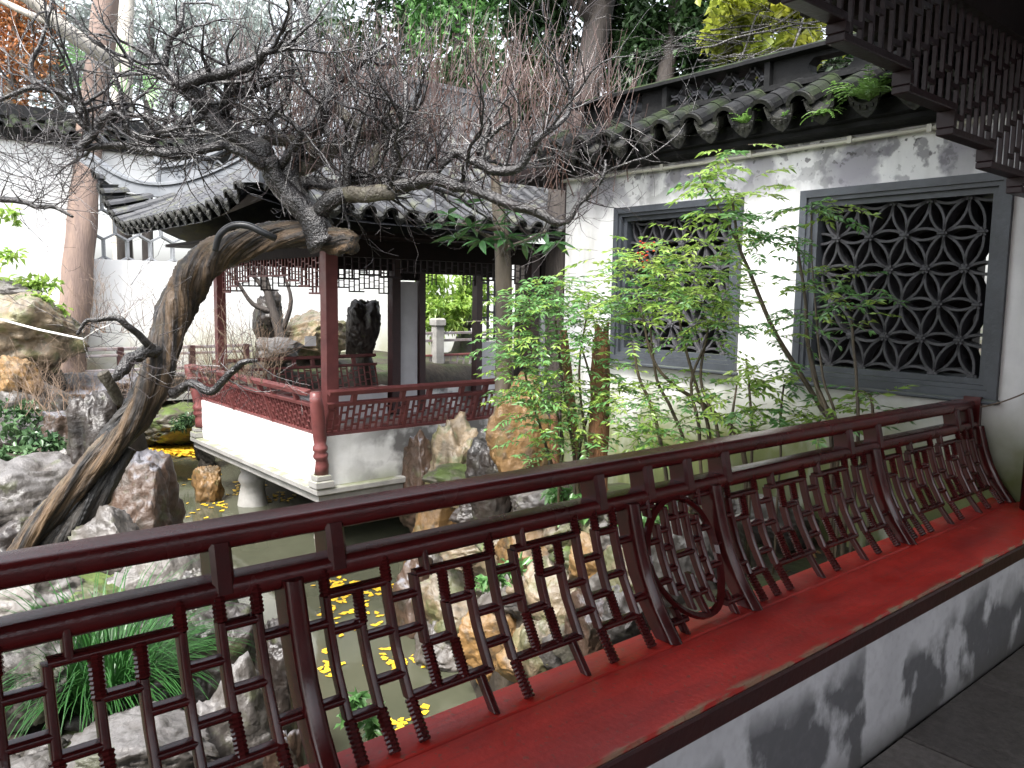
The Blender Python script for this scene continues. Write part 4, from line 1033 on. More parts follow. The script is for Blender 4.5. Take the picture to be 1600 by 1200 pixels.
# ================================================================ the leaning plum tree
def AT(pts): return [(at(p[0], p[1], p[2]), p[3]*p[2]/FPX/2) for p in pts]      # (px, py, t, width in photo px) -> (point, radius)
plum = thing('plum_tree', 'old bare plum tree with leaning twisted trunk and spreading wet black limbs', 'tree', at(60, 850, 5.4))
def barkmod(tw, seed, amp=.14):
    def f(i, k, a):
        return 1+amp*math.sin(3*a+tw*i+seed)+.5*amp*math.sin(7*a-1.6*tw*i+2*seed)+.16*noise.noise(V3((math.cos(a)*1.5, math.sin(a)*1.5, i*.35+seed)))
    return f
def bark2(seed, tw, amp):
    def f(i, k, a):
        a2 = a+tw*i*.35; c, s_ = math.cos(a2), math.sin(a2)
        big_ = 1+amp*math.sin(3*a2+seed)+.6*amp*math.sin(5*a2+2*seed+.02*i)
        r1 = 1-abs(noise.noise(V3((c*2.2, s_*2.2, i*.045+seed))))*2; r2 = 1-abs(noise.noise(V3((c*5, s_*5, i*.10+seed*2))))*2
        return big_*(1+.11*r1+.10*r2+.07*noise.noise(V3((c*9, s_*9, i*.16+seed)))+.10*noise.noise(V3((c, s_, i*.06+seed*3))))
    return f
def trunk(pts, nm, mt, k=8, n=26, tw=.10, seed=1, amp=.14):
    k *= 3; n = int(n*2.2)
    P, R_ = cr(AT(pts), k); R_ = [q*.80 for q in R_]; b = MB(); b.tube(P, R_, n, mod=bark2(seed, tw, amp)); o = b.build(nm, M[mt], plum, smooth=True)
    at_ = o.data.attributes.new('grain', 'FLOAT_VECTOR', 'POINT'); g = []; s_ = 0
    for i in range(len(P)):
        if i: s_ += (P[i]-P[i-1]).length
        for j in range(n): a = 2*math.pi*j/n+tw*i*.35; g += [math.cos(a)*.14, math.sin(a)*.14, s_*.11+seed]
    at_.data.foreach_set('vector', g); return o
T0 = 5.4
trunk([(22, 872, 5.25, 30), (72, 808, 5.3, 40), (132, 742, 5.35, 44), (192, 678, 5.4, 46), (236, 608, 5.45, 50), (260, 535, 5.5, 54), (281, 470, 5.55, 58), (306, 428, 5.55, 60), (338, 400, 5.55, 58), (378, 381, 5.52, 52), (430, 369, 5.5, 46), (490, 368, 5.45, 46), (532, 377, 5.4, 44), (552, 384, 5.35, 34)], 'trunk', 'bark_hero', 9, 30, .09, 1, .13)
trunk([(128, 762, 5.36, 22), (150, 728, 5.38, 34), (182, 680, 5.42, 42), (214, 634, 5.46, 42), (240, 588, 5.50, 36), (258, 545, 5.54, 28), (270, 505, 5.56, 16)], 'trunk', 'bark_black', 8, 22, -.08, 4, .16)
trunk([(66, 872, 5.36, 34), (104, 832, 5.38, 40), (142, 788, 5.41, 38), (176, 742, 5.44, 30), (204, 700, 5.47, 16)], 'trunk', 'bark_black', 8, 20, .1, 6, .16)
trunk([(187, 628, 5.4, 18), (172, 602, 5.3, 19), (160, 582, 5.25, 20)], 'cut_limb', 'limb_pale', 4, 12, .1, 3, .08)
LIMBS = [
 [(508, 384, 5.4, 36), (490, 345, 5.38, 33), (458, 312, 5.35, 28), (430, 280, 5.3, 25), (418, 252, 5.25, 26), (395, 228, 5.2, 25), (350, 200, 5.15, 24), (325, 172, 5.1, 23), (306, 150, 5.05, 22), (283, 134, 5.0, 18)],
 [(283, 134, 5.0, 18), (310, 122, 4.95, 17), (350, 114, 4.9, 15), (395, 100, 4.85, 14), (412, 84, 4.8, 11), (438, 74, 4.8, 7)],
 [(283, 134, 5.0, 14), (256, 108, 5.0, 11), (232, 84, 5.05, 8), (216, 70, 5.1, 5)],
 [(256, 108, 5.0, 9), (263, 70, 4.95, 8), (280, 42, 4.9, 7), (286, 5, 4.9, 5)],
 [(505, 352, 5.4, 30), (478, 318, 5.45, 26), (452, 288, 5.5, 26), (450, 262, 5.5, 24), (466, 228, 5.5, 22), (492, 192, 5.5, 22), (510, 158, 5.5, 22), (512, 133, 5.5, 18), (497, 92, 5.5, 13), (478, 22, 5.5, 9), (458, -10, 5.5, 7)],
 [(512, 138, 5.5, 10), (545, 114, 5.4, 9), (578, 88, 5.3, 7), (602, 70, 5.3, 4)],
 [(470, 284, 5.5, 16), (500, 287, 5.45, 16), (527, 294, 5.4, 15), (538, 312, 5.4, 12)],
 [(500, 330, 5.35, 24), (520, 308, 5.3, 22), (560, 302, 5.3, 19), (607, 297, 5.25, 18), (667, 281, 5.2, 16), (707, 288, 5.2, 15), (753, 300, 5.15, 14), (800, 320, 5.1, 13), (843, 333, 5.1, 11), (868, 347, 5.05, 10), (884, 348, 5.05, 7)],
 [(525, 296, 5.4, 16), (547, 283, 5.4, 14), (607, 284, 5.35, 13), (657, 287, 5.3, 12), (687, 260, 5.25, 12), (712, 240, 5.25, 12), (738, 249, 5.2, 12), (773, 267, 5.15, 12), (810, 263, 5.1, 11), (832, 232, 5.05, 9), (846, 212, 5.0, 8), (880, 187, 5.0, 7), (890, 166, 5.0, 6), (891, 125, 4.95, 4)],
 [(410, 258, 5.2, 15), (380, 240, 5.1, 12), (350, 227, 5.05, 12), (333, 230, 5.0, 11), (290, 237, 4.95, 12), (253, 239, 4.9, 12), (213, 230, 4.9, 10), (180, 227, 4.9, 9), (140, 231, 4.9, 9), (122, 234, 4.9, 7)],
 [(122, 234, 4.85, 9), (146, 207, 4.85, 12), (160, 186, 4.85, 11), (180, 176, 4.85, 9), (196, 186, 4.85, 8), (201, 202, 4.88, 8), (231, 220, 4.92, 10), (258, 208, 4.95, 9), (283, 199, 5.0, 9), (292, 190, 5.02, 9), (322, 180, 5.1, 10)],
 [(147, 206, 4.85, 10), (122, 184, 4.8, 9), (125, 167, 4.8, 8), (97, 147, 4.75, 8), (57, 137, 4.7, 7), (22, 146, 4.7, 5), (-6, 160, 4.7, 4)],
 [(57, 137, 4.7, 7), (48, 103, 4.7, 6), (63, 67, 4.7, 5), (77, 23, 4.7, 4), (81, -5, 4.7, 3)],
 [(633, 127, 5.2, 6), (634, 158, 5.2, 8), (632, 190, 5.2, 8), (618, 226, 5.25, 10), (614, 266, 5.3, 13), (612, 285, 5.3, 13)],
 [(538, 316, 5.3, 7), (547, 252, 5.2, 7), (560, 202, 5.15, 6), (578, 156, 5.1, 4)],
 [(497, 190, 5.5, 10), (527, 222, 5.4, 11), (542, 252, 5.35, 11), (544, 300, 5.3, 10)],
 [(884, 348, 5.05, 8), (907, 316, 5.0, 7), (928, 296, 4.95, 6), (944, 272, 4.9, 5), (946, 250, 4.9, 3)],
 [(655, 287, 5.3, 6), (668, 256, 5.25, 6), (685, 235, 5.2, 5), (680, 210, 5.2, 4)],
 [(748, 240, 5.2, 7), (750, 232, 5.2, 7), (775, 205, 5.15, 6), (797, 188, 5.1, 5)],
 [(437, 262, 5.3, 12), (470, 210, 5.1, 7), (440, 180, 5.05, 6), (436, 168, 5.0, 6), (418, 188, 5.0, 4)],
 [(352, 150, 5.2, 14), (352, 175, 5.1, 9), (355, 115, 4.95, 8), (358, 100, 4.9, 7)],
 [(352, 190, 5.15, 9), (356, 155, 5.1, 10), (372, 130, 5.05, 7), (380, 118, 5.0, 4)],
 [(322, 182, 5.1, 9), (355, 158, 5.1, 7), (400, 140, 5.1, 6), (440, 120, 5.1, 4)],
 [(283, 192, 5.0, 6), (268, 172, 4.98, 5), (268, 155, 4.95, 4)],
 [(245, 555, 5.35, 12), (222, 528, 5.2, 9), (200, 510, 5.1, 8), (180, 497, 5.05, 8), (150, 500, 5.0, 6), (133, 503, 5.0, 5), (121, 523, 5.0, 4)],
 [(243, 545, 5.35, 18), (222, 552, 5.25, 16), (200, 564, 5.2, 16), (190, 580, 5.15, 15), (178, 592, 5.15, 8)],
 [(270, 615, 5.3, 14), (285, 606, 5.2, 12), (300, 601, 5.15, 11), (330, 611, 5.1, 10), (353, 591, 5.05, 9), (377, 567, 5.0, 8), (402, 563, 5.0, 4)],
 [(-30, 300, 4.9, 8), (0, 311, 4.9, 8), (33, 314, 4.9, 7), (57, 323, 4.9, 6), (83, 323, 4.9, 5), (114, 339, 4.9, 3)],
 [(415, 240, 5.2, 16), (440, 275, 5.25, 14), (410, 250, 5.2, 12)],
]
PALE = [
 [(425, 286, 5.5, 14), (473, 260, 5.6, 22), (500, 246, 5.6, 22), (523, 233, 5.6, 20), (558, 218, 5.6, 15), (595, 213, 5.6, 10)],
 [(515, 160, 5.55, 12), (550, 193, 5.5, 14), (583, 206, 5.5, 12), (596, 222, 5.5, 10)],
 [(578, 276, 5.35, 11), (590, 232, 5.4, 10), (603, 226, 5.4, 8), (598, 190, 5.4, 6), (620, 170, 5.4, 4)],
 [(395, 222, 5.4, 12), (430, 218, 5.45, 15), (480, 222, 5.5, 14), (492, 246, 5.5, 12)],
 [(540, 305, 5.2, 18), (580, 303, 5.15, 20), (615, 300, 5.15, 16)],
 [(440, 215, 5.5, 8), (415, 190, 5.4, 9), (418, 180, 5.4, 9), (440, 178, 5.4, 6)],
]
SPN = []          # spawn points along the limbs: (point, tangent, radius)
def limb(pts, mt, nm='limb', k=6, n=9, amp=.12):
    P, R_ = cr(AT(pts), k); sd = random.random()*9
    P = [p+V3((noise.noise(V3((i*.3, sd, 0))), noise.noise(V3((i*.3, sd, 5))), noise.noise(V3((i*.3, sd, 9)))))*min(R_[i], .03)*.5 for i, p in enumerate(P)]
    R_ = [q*1.14 for q in R_]; b = MB(); b.tube(P, R_, n+3, mod=bark2(sd, .12, .06)); b.build(nm, M[mt], plum, smooth=True)
    for i in range(1, len(P)): SPN.append((P[i], (P[i]-P[i-1]).normalized(), R_[i]))
for L_ in LIMBS[:-1]: limb(L_, 'limb')
for L_ in PALE: limb(L_, 'limb_pale')
# hose lashed over the trunk, rope to the bank
b = MB(); P, R_ = cr(AT([(336, 392, 5.3, 10), (343, 368, 5.27, 11), (362, 353, 5.27, 11), (388, 353, 5.28, 11), (412, 364, 5.3, 11), (430, 372, 5.36, 11)]), 6); b.tube(P, R_, 8)
tag(b.build('hose', M['hose'], loc=P[0], smooth=True), 'short black rubber hose looped over the plum trunk as padding', 'hose')
b = MB(); P = [at(-20, 494, 6.3), at(0, 499, 6.3), at(60, 515, 6.2), at(130, 530, 6.1), at(150, 516, 6.0), at(170, 508, 5.9), at(300, 415, 5.6)]
b.tube(P[:4], .009, 6); b.tube(P[3:], .004, 5)
tag(b.build('rope', M['rope'], loc=P[3], smooth=True), 'thin white rope tied from the leaning trunk towards the far bank', 'rope')
# ---- twigs and water shoots
def rot_about(v, ax, a): return Matrix.Rotation(a, 3, ax) @ v
TW = MB()
def twig(p, d, L, r, depth, up=.25, n=5, wig=.35):
    k = max(3, int(L/.07)); pts = [p]; rs = [r]; d = d.normalized()
    for i in range(k):
        d = (d+V3((random.gauss(0, wig), random.gauss(0, wig), random.gauss(0, wig)+up))*.42).normalized()
        p = p+d*(L/k); pts.append(p); rs.append(max(r*(1-.75*(i+1)/k), .0011))
        if depth and random.random() < .62:
            ax = V3((random.gauss(0, 1), random.gauss(0, 1), random.gauss(0, 1))).normalized()
            twig(p, rot_about(d, ax, random.uniform(.5, 1.2)), L*random.uniform(.35, .7), max(rs[-1]*.7, .0013), depth-1, up, 4, wig)
    TW.tube(pts, rs, n if r > .004 else 4, cap=False)
nb = len(SPN)
for (p, tg, r) in SPN:
    if (r > .05 or p.z < 1.75) and random.random() < .8: continue
    for _ in range(1 if random.random() < .44 else 0):
        ax = tg.orthogonal().normalized(); ax = rot_about(ax, tg, random.uniform(0, 6.28))
        d = rot_about(tg, ax, random.uniform(.6, 1.5))
        twig(p, d, random.uniform(.18, .50), min(.0055, max(.003, r*.35)), 2)
TWK = TW; TW = MB(); cand = [q for q in SPN if q[2] < .05 and q[0].z > 2.05]
for _ in range(125):
    p, tg, r = random.choice(cand); ax = rot_about(tg.orthogonal().normalized(), tg, random.uniform(0, 6.28)); d = rot_about(tg, ax, random.uniform(.5, 1.3)); d.z = abs(d.z)*random.choice((1, 1, 1, -.5))
    twig(p, d, random.uniform(.35, .95), min(.016, max(.007, r*.65)), 1, .12, 6, .50)
tag(TW.build('branches', M['limb'], plum, smooth=True), kind='stuff'); TW = TWK
for (px, py, t, n_) in ((40, 250, 4.9, 30), (60, 300, 4.9, 34), (100, 240, 4.85, 26), (20, 190, 4.8, 8), (200, 500, 5.1, 5), (380, 570, 5.0, 8), (330, 600, 5.1, 6), (130, 505, 5.0, 5), (930, 270, 4.9, 14), (880, 330, 5.0, 8), (960, 230, 4.9, 8)):
    for _ in range(n_):
        p = at(px+random.gauss(0, 24), py+random.gauss(0, 20), t+random.gauss(0, .12)); twig(p, V3((random.gauss(0, 1), random.gauss(0, 1), random.gauss(.2, .8))), random.uniform(.15, .42), .0032, 2, .12)
tag(TW.build('twigs', M['twig'], plum, smooth=True), kind='stuff')
TW = MB()
for _ in range(860):
    px = random.uniform(360, 990); py = random.uniform(60, 240)+max(0, (px-820)*.25); t = random.uniform(5.2, 6.4)
    if px > 930 and py < 90: continue
    p = at(px, py+55, t); lean = random.gauss(.10, .30)
    d = V3((lean*_r.x+random.gauss(0, .12), lean*_r.y+random.gauss(0, .12), 1)); L = random.uniform(.25, .62); k = 5
    pts = [p]; dd = d.normalized()
    for i in range(k):
        dd = (dd+V3((random.gauss(0, .07), random.gauss(0, .07), .04))).normalized(); p = p+dd*(L/k); pts.append(p)
    r0 = random.uniform(.0026, .0052); TW.tube(pts, [r0*(1-.6*i/k) for i in range(k+1)], 4, cap=False)
    if random.random() < .6:
        q = pts[random.randint(1, 3)]; e = (dd+V3((random.gauss(0, .5), random.gauss(0, .5), .1))).normalized(); TW.tube([q, q+e*L*.25, q+(e+ZA*.25)*L*.5], [r0*.6, r0*.5, .001], 4, cap=False)
tag(TW.build('shoots', M['shoot'], plum, smooth=True), kind='stuff')
TW = MB()
for _ in range(50):
    px = random.uniform(230, 960); py = random.uniform(0, 260); t = random.uniform(5.0, 6.2)
    if px > 930 and py < 120: continue
    p = at(px, py, t); twig(p, V3((random.gauss(0, 1), random.gauss(0, 1), random.gauss(.2, .7))), random.uniform(.25, .6), .0036, 1, .10, 4, .28)
tag(TW.build('twigs', M['twig'], plum, smooth=True), kind='stuff')

# ================================================================ other trees
def simple_tree(name, label, pts, mt, crown=None, n=14, k=5, branches=(), amp=.06, group=None):
    A_ = AT(pts); g_ = hgt2(A_[0][0].x, A_[0][0].y)
    if A_[0][0].z > g_+.03: A_ = [(V3((A_[0][0].x, A_[0][0].y, g_-.05)), A_[0][1]*1.1)]+A_
    P, R_ = cr(A_, k); t = thing(name, label, 'tree', P[0], group)
    b = MB(); b.tube(P, R_, n, mod=barkmod(.2, len(label)*.37, amp)); b.build('trunk', M[mt], t, smooth=True)
    for bp, bm_ in branches:
        P, R_ = cr(AT(bp), 4); b = MB(); b.tube(P, R_, 10, mod=barkmod(.3, bp[0][0]*.1, amp)); b.build('branch', M[bm_], t, smooth=True)
    return t
def blob(n, c, r, seed=None):
    """points clumped inside an ellipsoid"""
    nc = max(3, n//60); cc = rvec(nc)*(RN.uniform(.25, 1, (nc, 1))**.6); idx = RN.randint(0, nc, n)
    return np.array(c)+(cc[idx]+RN.normal(0, .20, (n, 3)))*np.array(r)
def crown(t, spec, mt, n, L, Wd, nm='crown'):
    pos = np.concatenate([blob(max(20, int(n*w)), c, r) for (c, r, w) in spec]); d = rvec(len(pos)); d[:, 2] -= .25
    o = leaves(nm, pos, d, RN.uniform(.7, 1.2, len(pos))*L, RN.uniform(.8, 1.2, len(pos))*Wd, M[mt], t); return o
def pc(px, py, t, w, h, wt=1.0, dep=None):
    s = t/FPX; return (at(px, py, t), (w*s, dep or w*s*.8, h*s), wt)
big = simple_tree('straight_tree', 'tall straight tree with pinkish bark and pale broken branch by the rear wall', [(100, 560, 13.2, 60), (113, 500, 13.2, 48), (122, 420, 13.2, 44), (133, 300, 13.2, 40), (145, 180, 13.2, 38), (160, 60, 13.2, 38), (172, -60, 13.2, 36), (185, -180, 13.2, 30)], 'bark_big',
    branches=[([(176, 95, 13.0, 30), (160, 84, 12.8, 26), (128, 66, 12.5, 24), (92, 38, 12.2, 22), (55, 5, 12.0, 20), (10, -20, 11.8, 18)], 'bark_pale'), ([(140, 78, 12.6, 12), (95, 45, 12.6, 12), (40, 20, 12.4, 10), (-10, -5, 12.3, 9)], 'bark_pale')])
simple_tree('pale_tree', 'slim pale barked tree standing behind the tall straight tree', [(190, 330, 18, 30), (190, 180, 18, 30), (193, 60, 18, 30), (196, -80, 18, 28)], 'bark_pale')
t = simple_tree('autumn_tree', 'rust orange leaved tree beyond the rear wall', [(10, 300, 22, 20), (20, 100, 22, 16), (30, -100, 22, 10)], 'bark_slim')
crown(t, [pc(10, 95, 22, 60, 90, .6), pc(40, 20, 22, 50, 60, .3), pc(-40, 60, 22, 60, 80, .3)], 'leaf_orange', 2600, .20, .09)
for i, (px, py, tt, w, h, n, lb, mt) in enumerate((
   (95, 95, 24, 75, 120, 1800, 'grey green bushy tree beyond the rear wall beside the rust orange tree', 'leaf_haze'),
   (235, 60, 26, 80, 110, 1600, 'pale misty tree rising behind the tall straight tree', 'leaf_haze'),
   (330, 90, 25, 90, 140, 1800, 'pale grey green tree showing behind the black plum limbs', 'leaf_haze'),
   (450, 60, 24, 110, 130, 2000, 'misty green tree behind the plum crown', 'leaf_haze'),
   (590, 50, 22, 100, 130, 2200, 'dull green tree behind the red brown shoots', 'leaf_dark'),
   (715, 10, 20, 80, 90, 2400, 'bright green tree top above the red brown shoots', 'leaf_green'),
   (700, 170, 19, 110, 110, 2600, 'dark green shrubby tree behind the pavilion roof', 'leaf_dark'),
   (820, 220, 15, 90, 120, 3000, 'dark evergreen filling the gap between the pavilion and white wall', 'leaf_dark'))):
    t = simple_tree('background_tree', lb, [(px-5, 330, tt, 16), (px, py+20, tt, 12), (px+4, py-60, tt, 6)], 'bark_dark', group='trees beyond the rear wall')
    crown(t, [pc(px, py, tt, w, h, .7), pc(px-w*.5, py+h*.3, tt, w*.6, h*.5, .3), pc(px+w*.4, py-h*.3, tt, w*.5, h*.5, .25)], mt, n, .24, .11)
# fan palm between the big trunk and plum limbs
pt = thing('palm', 'fan palm with green pleated fronds behind the tall straight tree', 'palm', at(190, 230, 16))
q_ = at(190, 260, 16); b = MB(); b.tube([V3((q_.x, q_.y, -.4)), q_, at(192, 150, 16)], [.16, .14, .12], 10); b.build('trunk', M['bark_dark'], pt, smooth=True)
for (px, py) in ((130, 92), (160, 100), (210, 112), (225, 140), (150, 135), (185, 85)):
    c = at(px, py, 16+random.uniform(-.4, .4)); b = MB(); s0 = at(192, 150, 16); b.tube([s0, (s0+c)/2+ZA*.15, c], .015, 5)
    for j in range(11):
        a = -1.3+2.6*j/10; d = (c-s0).normalized(); d = rot_about(d, _f, a); e = c+d*.45-ZA*.10; w_ = rot_about(d, _f, 1.57)*.022
        b.add([c, c+d*.25+w_, e, c+d*.25-w_], [(0, 1, 2, 3)])
    b.build('frond', M['leaf_green'], pt)
# dark trees over the white wall
t = simple_tree('evergreen_tree', 'dark evergreen with thick leaning trunk above the white wall, next to the plum shoots', [(880, 330, 9.2, 52), (902, 200, 9.2, 46), (918, 130, 9.2, 44), (938, 20, 9.2, 42), (955, -60, 9.2, 40), (970, -180, 9.2, 30)], 'bark_dark',
    branches=[([(935, 40, 9.2, 20), (890, -10, 9.0, 16), (850, -70, 8.8, 10)], 'bark_dark'), ([(950, -30, 9.2, 18), (1000, -60, 9.0, 14), (1060, -80, 8.9, 9)], 'bark_dark')])
crown(t, [pc(850, 60, 9.8, 70, 80, .5), pc(975, 40, 9.8, 60, 70, .5), pc(870, -60, 9.3, 120, 60, .6), pc(985, 110, 9.6, 45, 50, .3), pc(820, 150, 10.5, 40, 70, .3)], 'leaf_dark', 5200, .14, .05)
t = simple_tree('evergreen_tree', 'dark evergreen with straight slimmer trunk above the white wall, beside the vine trellis', [(1030, 300, 8.6, 30), (1038, 140, 8.6, 27), (1050, 60, 8.6, 27), (1062, -20, 8.6, 26), (1075, -160, 8.6, 20)], 'bark_dark',
    branches=[([(1056, 20, 8.6, 14), (1100, -20, 8.5, 10), (1140, -50, 8.4, 7)], 'bark_dark'), ([(1045, 90, 8.6, 8), (1075, 75, 8.5, 6), (1110, 60, 8.4, 4)], 'bark_dark')])
crown(t, [pc(1085, 30, 8.6, 55, 50, .6), pc(1020, 60, 8.8, 45, 60, .5), pc(1050, -60, 8.5, 110, 50, .5), pc(1100, 75, 8.4, 35, 30, .2), pc(1130, 128, 8.8, 80, 40, .5), pc(1250, 112, 8.6, 80, 34, .5), pc(1350, 95, 8.4, 60, 40, .3), pc(1020, 140, 9.0, 60, 50, .4)], 'leaf_dark', 3200, .13, .055)
# vine on a trellis above the wall
vt = thing('vine_trellis', 'tangled yellow green vine on a pole trellis above the dark tiled wall top', 'vine', at(1220, 120, 7.6))
for (q0, q1) in (((1085, 75), (1330, 25)), ((1090, 95), (1320, 62)), ((1110, 48), (1300, 30)), ((1150, 110), (1185, 20)), ((1230, 100), (1262, 10)), ((1100, 60), (1290, 80)), ((1180, 90), (1340, 50))):
    b = MB(); tt = random.uniform(7.0, 7.8); P = [at(q0[0]+(q1[0]-q0[0])*i/8, q0[1]+(q1[1]-q0[1])*i/8+random.gauss(0, 3), tt) for i in range(9)]; b.tube(P, .011, 7); b.build('pole', M['limb'], vt, smooth=True)
TW_ = TW; TW = MB()
for _ in range(46):
    p = at(random.uniform(1080, 1320), random.uniform(20, 110), random.uniform(6.9, 7.9)); twig(p, _r*random.choice((-1, 1))+V3((0, 0, random.gauss(0, .25))), random.uniform(.4, .9), .006, 1, .0, 5, .22)
tag(TW.build('vine_stems', M['limb'], vt, smooth=True), kind='stuff')
crown(vt, [pc(1170, 30, 7.8, 70, 30, .5), pc(1270, 40, 7.6, 60, 30, .5), pc(1220, 85, 7.8, 90, 22, .4), pc(1140, 60, 8.0, 50, 30, .3), pc(1210, -30, 7.4, 120, 35, .35)], 'leaf_vine', 1500, .12, .08, 'vine_leaves')
# slim tree beside the pavilion with whorls of glossy leaves
q_ = at(775, 705, 6.1)
st = simple_tree('slim_tree', 'slim brown tree with whorls of glossy dark green leaves beside the pavilion', [(775, 705, 6.1, 50), (782, 670, 6.1, 32), (786, 600, 6.1, 27), (787, 500, 6.1, 26), (786, 420, 6.1, 25), (782, 345, 6.1, 22), (775, 290, 6.1, 15), (770, 235, 6.1, 9)], 'bark_slim',
    branches=[([(783, 360, 6.1, 10), (745, 352, 5.8, 7), (700, 350, 5.6, 4)], 'bark_slim'), ([(786, 400, 6.1, 10), (792, 378, 5.8, 6), (795, 368, 5.6, 4)], 'bark_slim'), ([(785, 390, 6.1, 8), (825, 375, 5.8, 6), (852, 362, 5.5, 4)], 'bark_slim'), ([(786, 380, 6.1, 8), (760, 368, 5.7, 6), (745, 360, 5.5, 4)], 'bark_slim')])
lf = MB(); n_ = 6
for i in range(n_+1):
    s = i/n_; w_ = .5*math.sin(math.pi*(s**.8))*.27; z = -.18*s*s
    lf.v += [(s, -w_, z+abs(w_)*.3), (s, 0, z), (s, w_, z+abs(w_)*.3)]
for i in range(n_):
    for j in range(2): q = i*3+j; lf.f.append((q, q+1, q+4, q+3))
lfm = lf.mesh('leaf', M['leaf_gloss'], smooth=True)
def leafpiece(p, d, L, parent, roll=None):
    X = d.normalized(); Y = ZA.cross(X); Y = Y.normalized() if Y.length > .05 else XA; Z = X.cross(Y)
    Mx = (Matrix((X, Y, Z)).transposed() @ Matrix.Rotation(random.gauss(0, .35) if roll is None else roll, 3, 'X')) @ Matrix.Scale(L, 3)
    return piece('leaf', lfm, parent, p, Mx)
for (px, py, tt, n_) in ((690, 352, 5.6, 8), (712, 372, 5.55, 9), (735, 355, 5.6, 8), (752, 376, 5.5, 10), (790, 372, 5.5, 12), (775, 352, 5.6, 8), (818, 380, 5.6, 8), (853, 366, 5.45, 9), (868, 378, 5.4, 6), (700, 335, 5.8, 6), (725, 318, 5.9, 6), (800, 330, 5.9, 6)):
    c = at(px, py, tt)
    for i in range(n_):
        a = 6.28*i/n_+random.uniform(-.3, .3); d = _r*math.cos(a)+_f*math.sin(a)*.7+ZA*random.uniform(-.45, .35); leafpiece(c, d, random.uniform(.13, .19), st)
# leaning stems seen through the pavilion
TT = simple_tree('leaning_tree', 'dark multi-stemmed leaning tree seen through the pavilion opening', [(448, 570, 13.4, 20), (440, 530, 13.4, 16), (425, 480, 13.4, 14), (412, 430, 13.4, 12), (400, 395, 13.4, 9), (395, 350, 13.4, 6)], 'bark_dark',
    branches=[([(428, 488, 13.4, 9), (395, 475, 13.3, 7), (370, 440, 13.2, 5), (345, 415, 13.2, 3)], 'bark_dark'), ([(440, 520, 13.4, 9), (455, 470, 13.4, 6), (440, 420, 13.4, 4)], 'bark_dark'), ([(420, 460, 13.4, 8), (395, 430, 13.3, 6), (375, 405, 13.3, 4)], 'bark_dark')])
b = MB(); TW = b
for _ in range(40):
    twig(at(random.uniform(350, 480), random.uniform(330, 430), 13.4), V3((random.gauss(0, 1), random.gauss(0, 1), .6)), .8, .012, 1)
tag(b.build('twigs', M['bark_dark'], TT), kind='stuff')

# ================================================================ nandina shrubs in front of the wall
def nandina(name, label, stems, sprays, mt, dens=2.1, L=.07, group='nandina shrubs along the white wall', mt2=None):
    P0 = at(*stems[0][0][:3]); t = thing(name, label, 'shrub', P0, group)
    for s in stems:
        A_ = AT(s); g_ = hgt2(A_[0][0].x, A_[0][0].y)
        if A_[0][0].z > g_+.03 and s[0][1] > 600: A_ = [(V3((A_[0][0].x+(A_[0][0].x-A_[1][0].x)*.3, A_[0][0].y+(A_[0][0].y-A_[1][0].y)*.3, g_-.03)), A_[0][1])]+A_
        P, R_ = cr(A_, 5); P = [p+V3((noise.noise(p*4), noise.noise(p*4+V3((5, 0, 0))), 0))*.012 for p in P]; b = MB(); b.tube(P, R_, 6); b.build('stem', M['stem'], t, smooth=True)
    stemb = MB(); pos = {0: [], 1: []}; dr = {0: [], 1: []}
    for (px, py, tt, w, h, n) in sprays:
        for _ in range(int(n*dens)):
            c = at(px+random.gauss(0, w*.5), py+random.gauss(0, h*.5), tt+random.gauss(0, w*.4*tt/FPX)); a = random.uniform(0, 6.28)
            d = V3((math.cos(a), math.sin(a), random.uniform(-.25, .45))).normalized(); ln = random.uniform(.10, .22); k = random.randint(4, 6); P = [c]; sel = random.random() < .3
            for i in range(k):
                d = (d+ZA*-.07+V3((random.gauss(0, .1), random.gauss(0, .1), 0))).normalized(); P.append(P[-1]+d*ln/k)
                sd = d.cross(ZA).normalized()
                for sg in (-1, 1):
                    q = int(sel); pos[q].append(P[-1]); e = d*.55+sd*sg*random.uniform(.6, 1)+ZA*random.uniform(-.35, .2); dr[q].append(e)
            pos[int(sel)].append(P[-1]); dr[int(sel)].append(d); stemb.tube(P, .0012, 3, cap=False)
    tag(stemb.build('leaf_stalks', M['stem'], t), kind='stuff')
    for q in (0, 1):
        if pos[q]: leaves('leaves', np.array(pos[q]), np.array(dr[q]), RN.uniform(.6, 1.15, len(pos[q]))*L, RN.uniform(.22, .34, len(pos[q]))*L, M[mt if q == 0 else (mt2 or mt)], t, .12)
    return t
nandina('nandina', 'bushy light green nandina with dense foliage beside the split stump', [
   [(905, 790, 4.7, 7), (895, 700, 4.65, 6), (880, 600, 4.6, 5), (868, 500, 4.55, 4)], [(880, 790, 4.8, 6), (850, 690, 4.7, 5), (825, 600, 4.6, 4), (812, 520, 4.5, 3)], [(925, 790, 4.6, 6), (915, 680, 4.5, 5), (905, 580, 4.45, 4), (920, 470, 4.4, 3)],
   [(895, 795, 4.7, 6), (905, 700, 4.7, 5), (925, 610, 4.65, 4), (905, 530, 4.6, 3)], [(870, 790, 4.7, 5), (880, 690, 4.6, 4), (860, 610, 4.5, 3)]],
   [(870, 470, 4.5, 75, 36, 26), (925, 490, 4.4, 60, 60, 22), (820, 530, 4.5, 50, 60, 22), (800, 580, 4.5, 30, 60, 10), (850, 590, 4.5, 60, 50, 16), (900, 620, 4.5, 50, 60, 14), (880, 680, 4.5, 60, 50, 16), (850, 450, 4.5, 30, 20, 6), (840, 650, 4.5, 40, 40, 8), (950, 560, 4.4, 40, 60, 10)], 'leaf_green', mt2='leaf_light', L=.050, dens=3.0)
